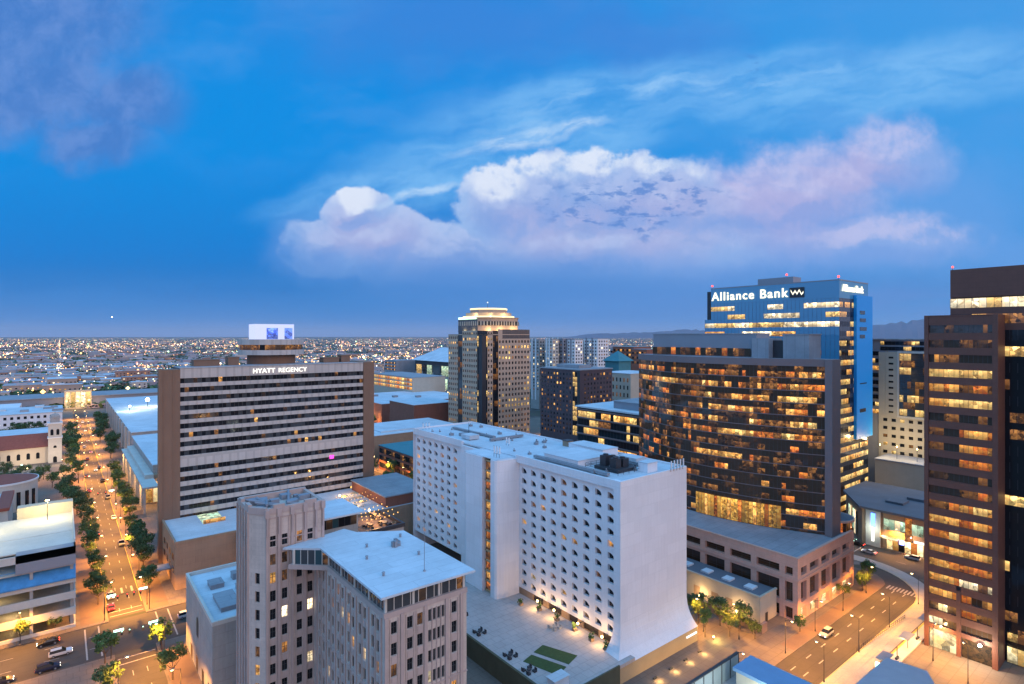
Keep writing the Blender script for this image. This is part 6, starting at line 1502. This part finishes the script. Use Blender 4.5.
def signal(x, y, rot, label, red=True, arm=5.5):
    t = T('traffic_signal', label, 'traffic light', (x,y,.16), 'traffic signals'); t.rotation_euler = (0,0,rot)
    def bb(mb, name, m_): o = mb.build(name, m_); o.parent = t; return o
    mb = MB(); mb.tube((0,0,0),(0,0,6.2),.12,.09,7); mb.tube((0,0,5.9),(arm,0,6.3),.07,.05,6); bb(mb,'pole',M['dark_metal'])
    for k in (arm-.2, arm*.55):
        mb = MB(); mb.box(k-.2,k+.2,-.18,.18,5.1,6.3); h_ = bb(mb,'signal_head',M['dark_metal'])
        m_ = MB(); m_.ball((k,-.2,6.05),.15); m_.ball((k,.2,6.05),.15); o = m_.build('signal_lens', M['sign_red'] if red else M['sign_green']); o.parent = h_
    mb = MB(); mb.box(.5,2.6,-.08,.08,6.2,6.75); bb(mb,'street_sign',M['sign_green'])
signal(9.9,196.2,0,'traffic light with red lens at the parking deck corner'); signal(20.6,196.3,math.pi,'traffic light with glowing sign at the far right crossing corner',True,4)
signal(10.0,172.0,0,'traffic light with glowing sign at the near left crossing corner',False,4); signal(20.4,171.6,math.pi,'traffic light at the near right crossing corner by the round tree',False,4)
signal(20.9,330,math.pi,'green signed traffic light far up the street by the terraced hall',True,7); signal(221.4,84,0,'traffic light with glowing sign where the tram track bends',False,5)

# ================================================================== VEHICLES
def car_profile(kind):
    if kind == 'sedan': return [(-2.25,.35),(-2.3,.7),(-2.15,.95),(-1.5,1.02),(2.1-1.0,.98),(2.1,.82),(2.3,.6),(2.25,.35)], [(-1.65,1.0),(-1.05,1.42),(.25,1.45),(1.05,.98)], .88
    if kind == 'suv': return [(-2.3,.4),(-2.38,.8),(-2.3,1.1),(1.15,1.12),(2.2,1.0),(2.38,.7),(2.3,.4)], [(-2.2,1.1),(-2.0,1.74),(.3,1.76),(1.15,1.1)], .94
    return [(-2.7,.45),(-2.75,.95),(.9,1.05),(2.5,1.0),(2.7,.7),(2.65,.45)], [(-1.0,1.03),(-.85,1.78),(.7,1.78),(1.35,1.04)], .98
def extr(mb, prof, w0, w1, z_split=None, m=0):
    n = len(prof); L = [(x,-w0 if i in (0,n-1) else -w1,z) for i,(x,z) in enumerate(prof)]; Rr = [(x,-y,z) for x,y,z in L]
    for i in range(n-1): mb.poly([L[i],L[i+1],Rr[i+1],Rr[i]], m)
    mb.poly(L, m); mb.poly(Rr[::-1], m); mb.poly([L[0],Rr[0],Rr[-1],L[-1]], m)
def make_car(kind, paint):
    t = T('car', 'car', 'car'); body, cab, w_ = car_profile(kind)
    mb = MB(); extr(mb, body, w_*.92, w_); 
    roofz = cab[1][1]; mb.box(cab[1][0]+.05,cab[2][0]-.05,-w_*.72,w_*.72,roofz-.02,roofz+.04); mb.build('body', paint, t)
    mb = MB(); n = len(cab); wt = [w_*.93,w_*.74,w_*.74,w_*.93]
    Lp = [(x,-wt[i],z) for i,(x,z) in enumerate(cab)]; Rp = [(x,wt[i],z) for i,(x,z) in enumerate(cab)]
    for i in range(3): mb.poly([Lp[i],Lp[i+1],Rp[i+1],Rp[i]])
    mb.poly(Lp); mb.poly(Rp[::-1]); mb.build('windows', M['g_dark'], t)
    for sx in (-1.4,1.42):
        for sy in (-1,1):
            mb = MB(); mb.tube((sx,sy*w_*.78,.33),(sx,sy*w_*1.01,.33),.33,.33,12); wo_ = mb.build('wheel', M['dark_metal'], t)
            m_ = MB(); m_.tube((sx,sy*w_*1.01,.33),(sx,sy*w_*1.025,.33),.19,.17,10); m_.build('rim', M['grey_metal'], wo_)
    for sy in (-1,1):
        mb = MB(); mb.box(body[-2][0]-.12,body[-2][0]+.02,sy*w_*.7-.18,sy*w_*.7+.18,.62,.78); mb.build('headlight', M['head'], t)
        mb = MB(); mb.box(-2.36,-2.2,sy*w_*.75-.15,sy*w_*.75+.15,.72,.9); mb.build('tail_light', M['tail'], t)
    return t
def paintm(n, c): 
    m = bpy.data.materials.new(n); m.use_nodes = True; N = NT(m.node_tree); b = pbsdf(N, Base_Color=(*c,1), Roughness=.35, Metallic=.2, Coat_Weight=.6, Coat_Roughness=.06); return m
paints = {'white':paintm('paint_white',(.7,.7,.7)),'black':paintm('paint_black',(.012,.012,.014)),'grey':paintm('paint_grey',(.22,.23,.24)),'navy':paintm('paint_navy',(.015,.025,.06)),'red':paintm('paint_red',(.30,.02,.015)),'silver':paintm('paint_silver',(.45,.46,.48))}
cp = {}
def car(kind, colr, x, y, rot, label, group=None, name='car'):
    k = (kind, colr)
    if k not in cp: o = make_car(kind, paints[colr]); cp[k] = o
    else: o = copy_tree(cp[k])
    o.name = {'sedan':'saloon_car','suv':'suv','pickup':'pickup_truck'}[kind]; o.location = (x,y,.04); o.rotation_euler = (0,0,rot); tag(o, label, 'car', group)
PI = math.pi; HP = PI/2
car('sedan','black',-2.3,190.2,PI,'black saloon car nearest the parking deck on the cross street'); car('suv','white',.2,182.0,0,'white estate car crossing towards the junction'); car('suv','navy',-2.2,175.6,0,'dark blue people carrier along the near kerb of the cross street')
car('sedan','navy',-10.6,175.4,0,'dark car cut by the bottom left corner behind the people carrier'); car('suv','white',28.5,184.5,0,'white car leaving the crossing behind the plain block corner')
car('sedan','red',10.2+1.6,203.4,HP,'red car waiting at the crossing by the parking deck'); car('sedan','grey',12.2,212.5,-HP,'grey car second in line at the crossing')
rg = random.Random(17); cols_ = ['white','black','grey','silver','navy','red']
for i in range(10):
    car(rg.choice(['sedan','suv','sedan','pickup']), rg.choice(cols_), 11.8 if i % 2 else 18.6, 262+20*i+rg.uniform(-2,2), HP, 'small parked car under the amber lamps of the long street', 'cars parked along the long street')
for i in range(10):
    car(rg.choice(['sedan','suv']), rg.choice(['white','silver','red']), 14.0 if i % 2 else 16.8, 420+30*i+rg.uniform(-8,8), HP if i % 2 else -HP, 'tiny car far up the long street in the amber haze of lamps', 'far cars on the long street')
car('suv','silver',160.2,66.6,PI,'silver car driving along the road beside the tram stop'); car('sedan','white',233,82,HP,'white car on the cross street before the shopping block'); car('suv','white',238.6,70,HP,'white car with red lights parked before the shopping block'); car('sedan','black',238.8,88,HP,'black car parked at the left of the shopping block'); car('sedan','grey',232,108,-HP,'grey car beyond the tram track bend')
car('sedan','red',238.7,63,HP,'red car parked nearest the brown tower on the cross street')
for i in range(6): car(rg.choice(['sedan','suv']), rg.choice(cols_), 128 if i % 2 else 140, 222+15*i, HP, 'parked car in the side street behind the white hotel', 'cars in the side street')

# ================================================================== FAR CITY
rg = random.Random(99)
far_m = [mat('far_wall_%s' % n, c_, .85, .15, .05) for n, c_ in (('pale',(.52,.47,.43)),('tan',(.42,.32,.26)),('grey',(.32,.31,.33)),('rust',(.32,.18,.13)),('violet',(.36,.30,.33)))]
M['roof_mauve'] = mat('roof_mauve', (.42,.36,.36), .85, .2, .05)
roof_m = [M['roof_mauve'],M['roof_grey'],M['roof_mauve'],M['roof_white']]
def free(x, y):
    if -80 < x < 345 and y < 780: return False
    if 400 < x < 580 and 620 < y < 790: return False
    if 340 < x < 620 and y < 520: return False
    return True
n = 0; lblk = {'pale':'pale','tan':'tan','grey':'grey','rust':'rust coloured','violet':'mauve'}
while n < 300:
    k = rg.uniform(560, 2300)**1.0; px = rg.choice([rg.uniform(-25,250), rg.uniform(250,470), rg.uniform(525,720), rg.uniform(860,935)]) if rg.random() < .8 else rg.uniform(-25,1040)
    if px > 470 and k < 700: continue
    x, y = placed(px, k)
    if not free(x, y): continue
    w_, l_, h_ = rg.uniform(14,60), rg.uniform(14,50), rg.choice([4,5,6,7,9,12,16])*rg.uniform(.8,1.1)
    mi_ = rg.randrange(5); tint = ['pale','tan','grey','rust','violet'][mi_]
    mb = MB(); mb.box(x-w_/2,x+w_/2,y-l_/2,y+l_/2,0,h_,0,1); mb.box(x-w_/2-.3,x+w_/2+.3,y-l_/2-.3,y+l_/2+.3,h_-.6,h_+.4,0,1); mb.box(x-w_*.2,x+w_*.05,y-l_*.2,y+l_*.1,h_+.4,h_+2.2,1,1)
    ms = [far_m[mi_], roof_m[rg.randrange(4)], M['l_warm'], M['l_white'], M['g_dark']]
    nw = max(2, int(w_/5))
    for f in range(max(1, int(h_/4))):
        for i in range(nw):
            m_ = rg.choice([2,3,4,4,4,4]); u = x-w_/2+w_*(i+.5)/nw; z = 1.2+3.6*f
            if z+1.6 < h_-.7: mb.poly([(u-1,y-l_/2-.06,z),(u+1,y-l_/2-.06,z),(u+1,y-l_/2-.06,z+1.6),(u-1,y-l_/2-.06,z+1.6)], m_)
        for i in range(max(2,int(l_/5))):
            m_ = rg.choice([2,3,4,4,4,4]); u = y-l_/2+l_*(i+.5)/max(2,int(l_/5)); z = 1.2+3.6*f
            if z+1.6 < h_-.7: mb.poly([(x-w_/2-.06,u+1,z),(x-w_/2-.06,u-1,z),(x-w_/2-.06,u-1,z+1.6),(x-w_/2-.06,u+1,z+1.6)], m_)
    tag(mb.build('low_building', ms), '%s low flat roofed building among the far city lights' % lblk[tint], 'building', '%s far low buildings' % lblk[tint]); n += 1
mb = MB()
for i in range(3600):
    k = 900*math.exp(rg.random()*2.1); px = rg.uniform(-40,1060); x, y = placed(px, k)
    if not free(x, y): continue
    w_, l_, h_ = rg.uniform(12,55), rg.uniform(12,45), rg.uniform(3.5,9)*(1.8 if rg.random() < .06 else 1)
    mb.box(x-w_/2,x+w_/2,y-l_/2,y+l_/2,0,h_, rg.randrange(5), 5+rg.randrange(3), nobot=True)
stuff(mb.build('far_suburbs', far_m+[M['roof_mauve'],M['roof_grey'],M['roof_white']]))['label'] = 'mass of low roofs spreading to the horizon'
mb = MB()
for i in range(11000):
    k = 600*math.exp(rg.random()**1.25*2.3); px = rg.uniform(-40,1060); x, y = placed(px, k)
    if not free(x, y): continue
    r_ = rg.uniform(3,8); 
    for j in range(5):
        c_ = Vector((x+rg.gauss(0,r_*.7),y+rg.gauss(0,r_*.7),rg.uniform(2,7))); a_ = Vector((rg.gauss(0,1),rg.gauss(0,1),rg.gauss(0,.5))).normalized()*r_*rg.uniform(.4,.9); b_ = a_.cross(Vector((rg.gauss(0,.4),rg.gauss(0,.4),1))).normalized()*r_*rg.uniform(.4,.8)
        mb.poly([c_-a_, c_+b_*.8, c_+a_, c_-b_*.8])
stuff(mb.build('far_woods', M['leaf_c']))['label'] = 'dark tree cover between the far roofs'
lm = [emit('far_lamp_white',(1,.70,.36),2.9), emit('far_lamp_amber',(1,.46,.13),5), emit('far_lamp_pink',(1,.45,.30),4.5), emit('far_lamp_cool',(.95,.95,.9),3.5), emit('far_lamp_green',(.6,1,.6),4)]
mb = MB()
def diamond(x, y, z, r_, m_):
    b_ = len(mb.v); mb.v += [(x-r_,y,z),(x+r_,y,z),(x,y-r_,z),(x,y+r_,z),(x,y,z-r_),(x,y,z+r_)]
    for q in ((0,2,5),(2,1,5),(1,3,5),(3,0,5),(2,0,4),(1,2,4),(3,1,4),(0,3,4)): mb.f.append(tuple(b_+i for i in q)); mb.mi.append(m_)
for i in range(40000):
    k = 1250*math.exp(rg.random()**.85*2.9) if rg.random() < .9 else 700*math.exp(rg.random()); px = rg.uniform(-40,1060); x, y = placed(px, k)
    if not free(x, y): continue
    if mnoise.noise(Vector((x/620, y/620, 3.1)))+.6*mnoise.noise(Vector((x/190, y/190, 7.7))) < rg.uniform(-.22,.22): continue      # bright districts and dark gaps
    if rg.random() < .6:                                    # lamps stand along a street grid
        x = round(x/160)*160+rg.gauss(0,3) if rg.random() < .5 else x; y = round(y/200)*200+rg.gauss(0,3) if rg.random() < .5 else y
    m_ = 0 if rg.random() < .32 else rg.choice([1,1,1,2,2,3,4])
    r_ = rg.choice([.3,.4,.55,.8])*1.35*(2.6 if rg.random() < .05 else 1)*(1.0 if k < 1600 else 1.5 if k < 4000 else 2.6)
    diamond(x, y, rg.uniform(5,11), r_, m_)
stuff(mb.build('city_lights', lm))['label'] = 'thousands of tiny lamps glittering to the horizon'
pln = T('aircraft_lights', 'tiny bright landing lights of an aircraft in the left sky', 'aircraft', (0,0,0))
x, y = placed(112, 4200)
mb = MB(); mb.tube((x-9,y,CH+140),(x+9,y,CH+140),1.4,.6,8); mb.poly([(x-1,y-12,CH+140),(x+3,y-12,CH+140),(x+2,y+12,CH+140),(x-2,y+12,CH+140)]); mb.build('fuselage', M['grey_metal'], pln)
mb = MB(); mb.ball((x,y-3,CH+139),2.4); mb.build('landing_light', M['lamp_white'], pln)

# ================================================================== HAZE
hm = bpy.data.materials.new('haze'); hm.use_nodes = True; N = NT(hm.node_tree)
pv_ = N.n('ShaderNodeVolumePrincipled'); pv_.inputs['Color'].default_value = (.86,.88,.95,1); pv_.inputs['Density'].default_value = 1.9e-5; pv_.inputs['Anisotropy'].default_value = 0
ho = N.n('ShaderNodeOutputMaterial'); N.put(ho.inputs['Volume'], pv_.outputs[0])
mb = MB(); mb.box(-46000,61000,-13000,61000,-1.2,720); stuff(mb.build('haze', hm))
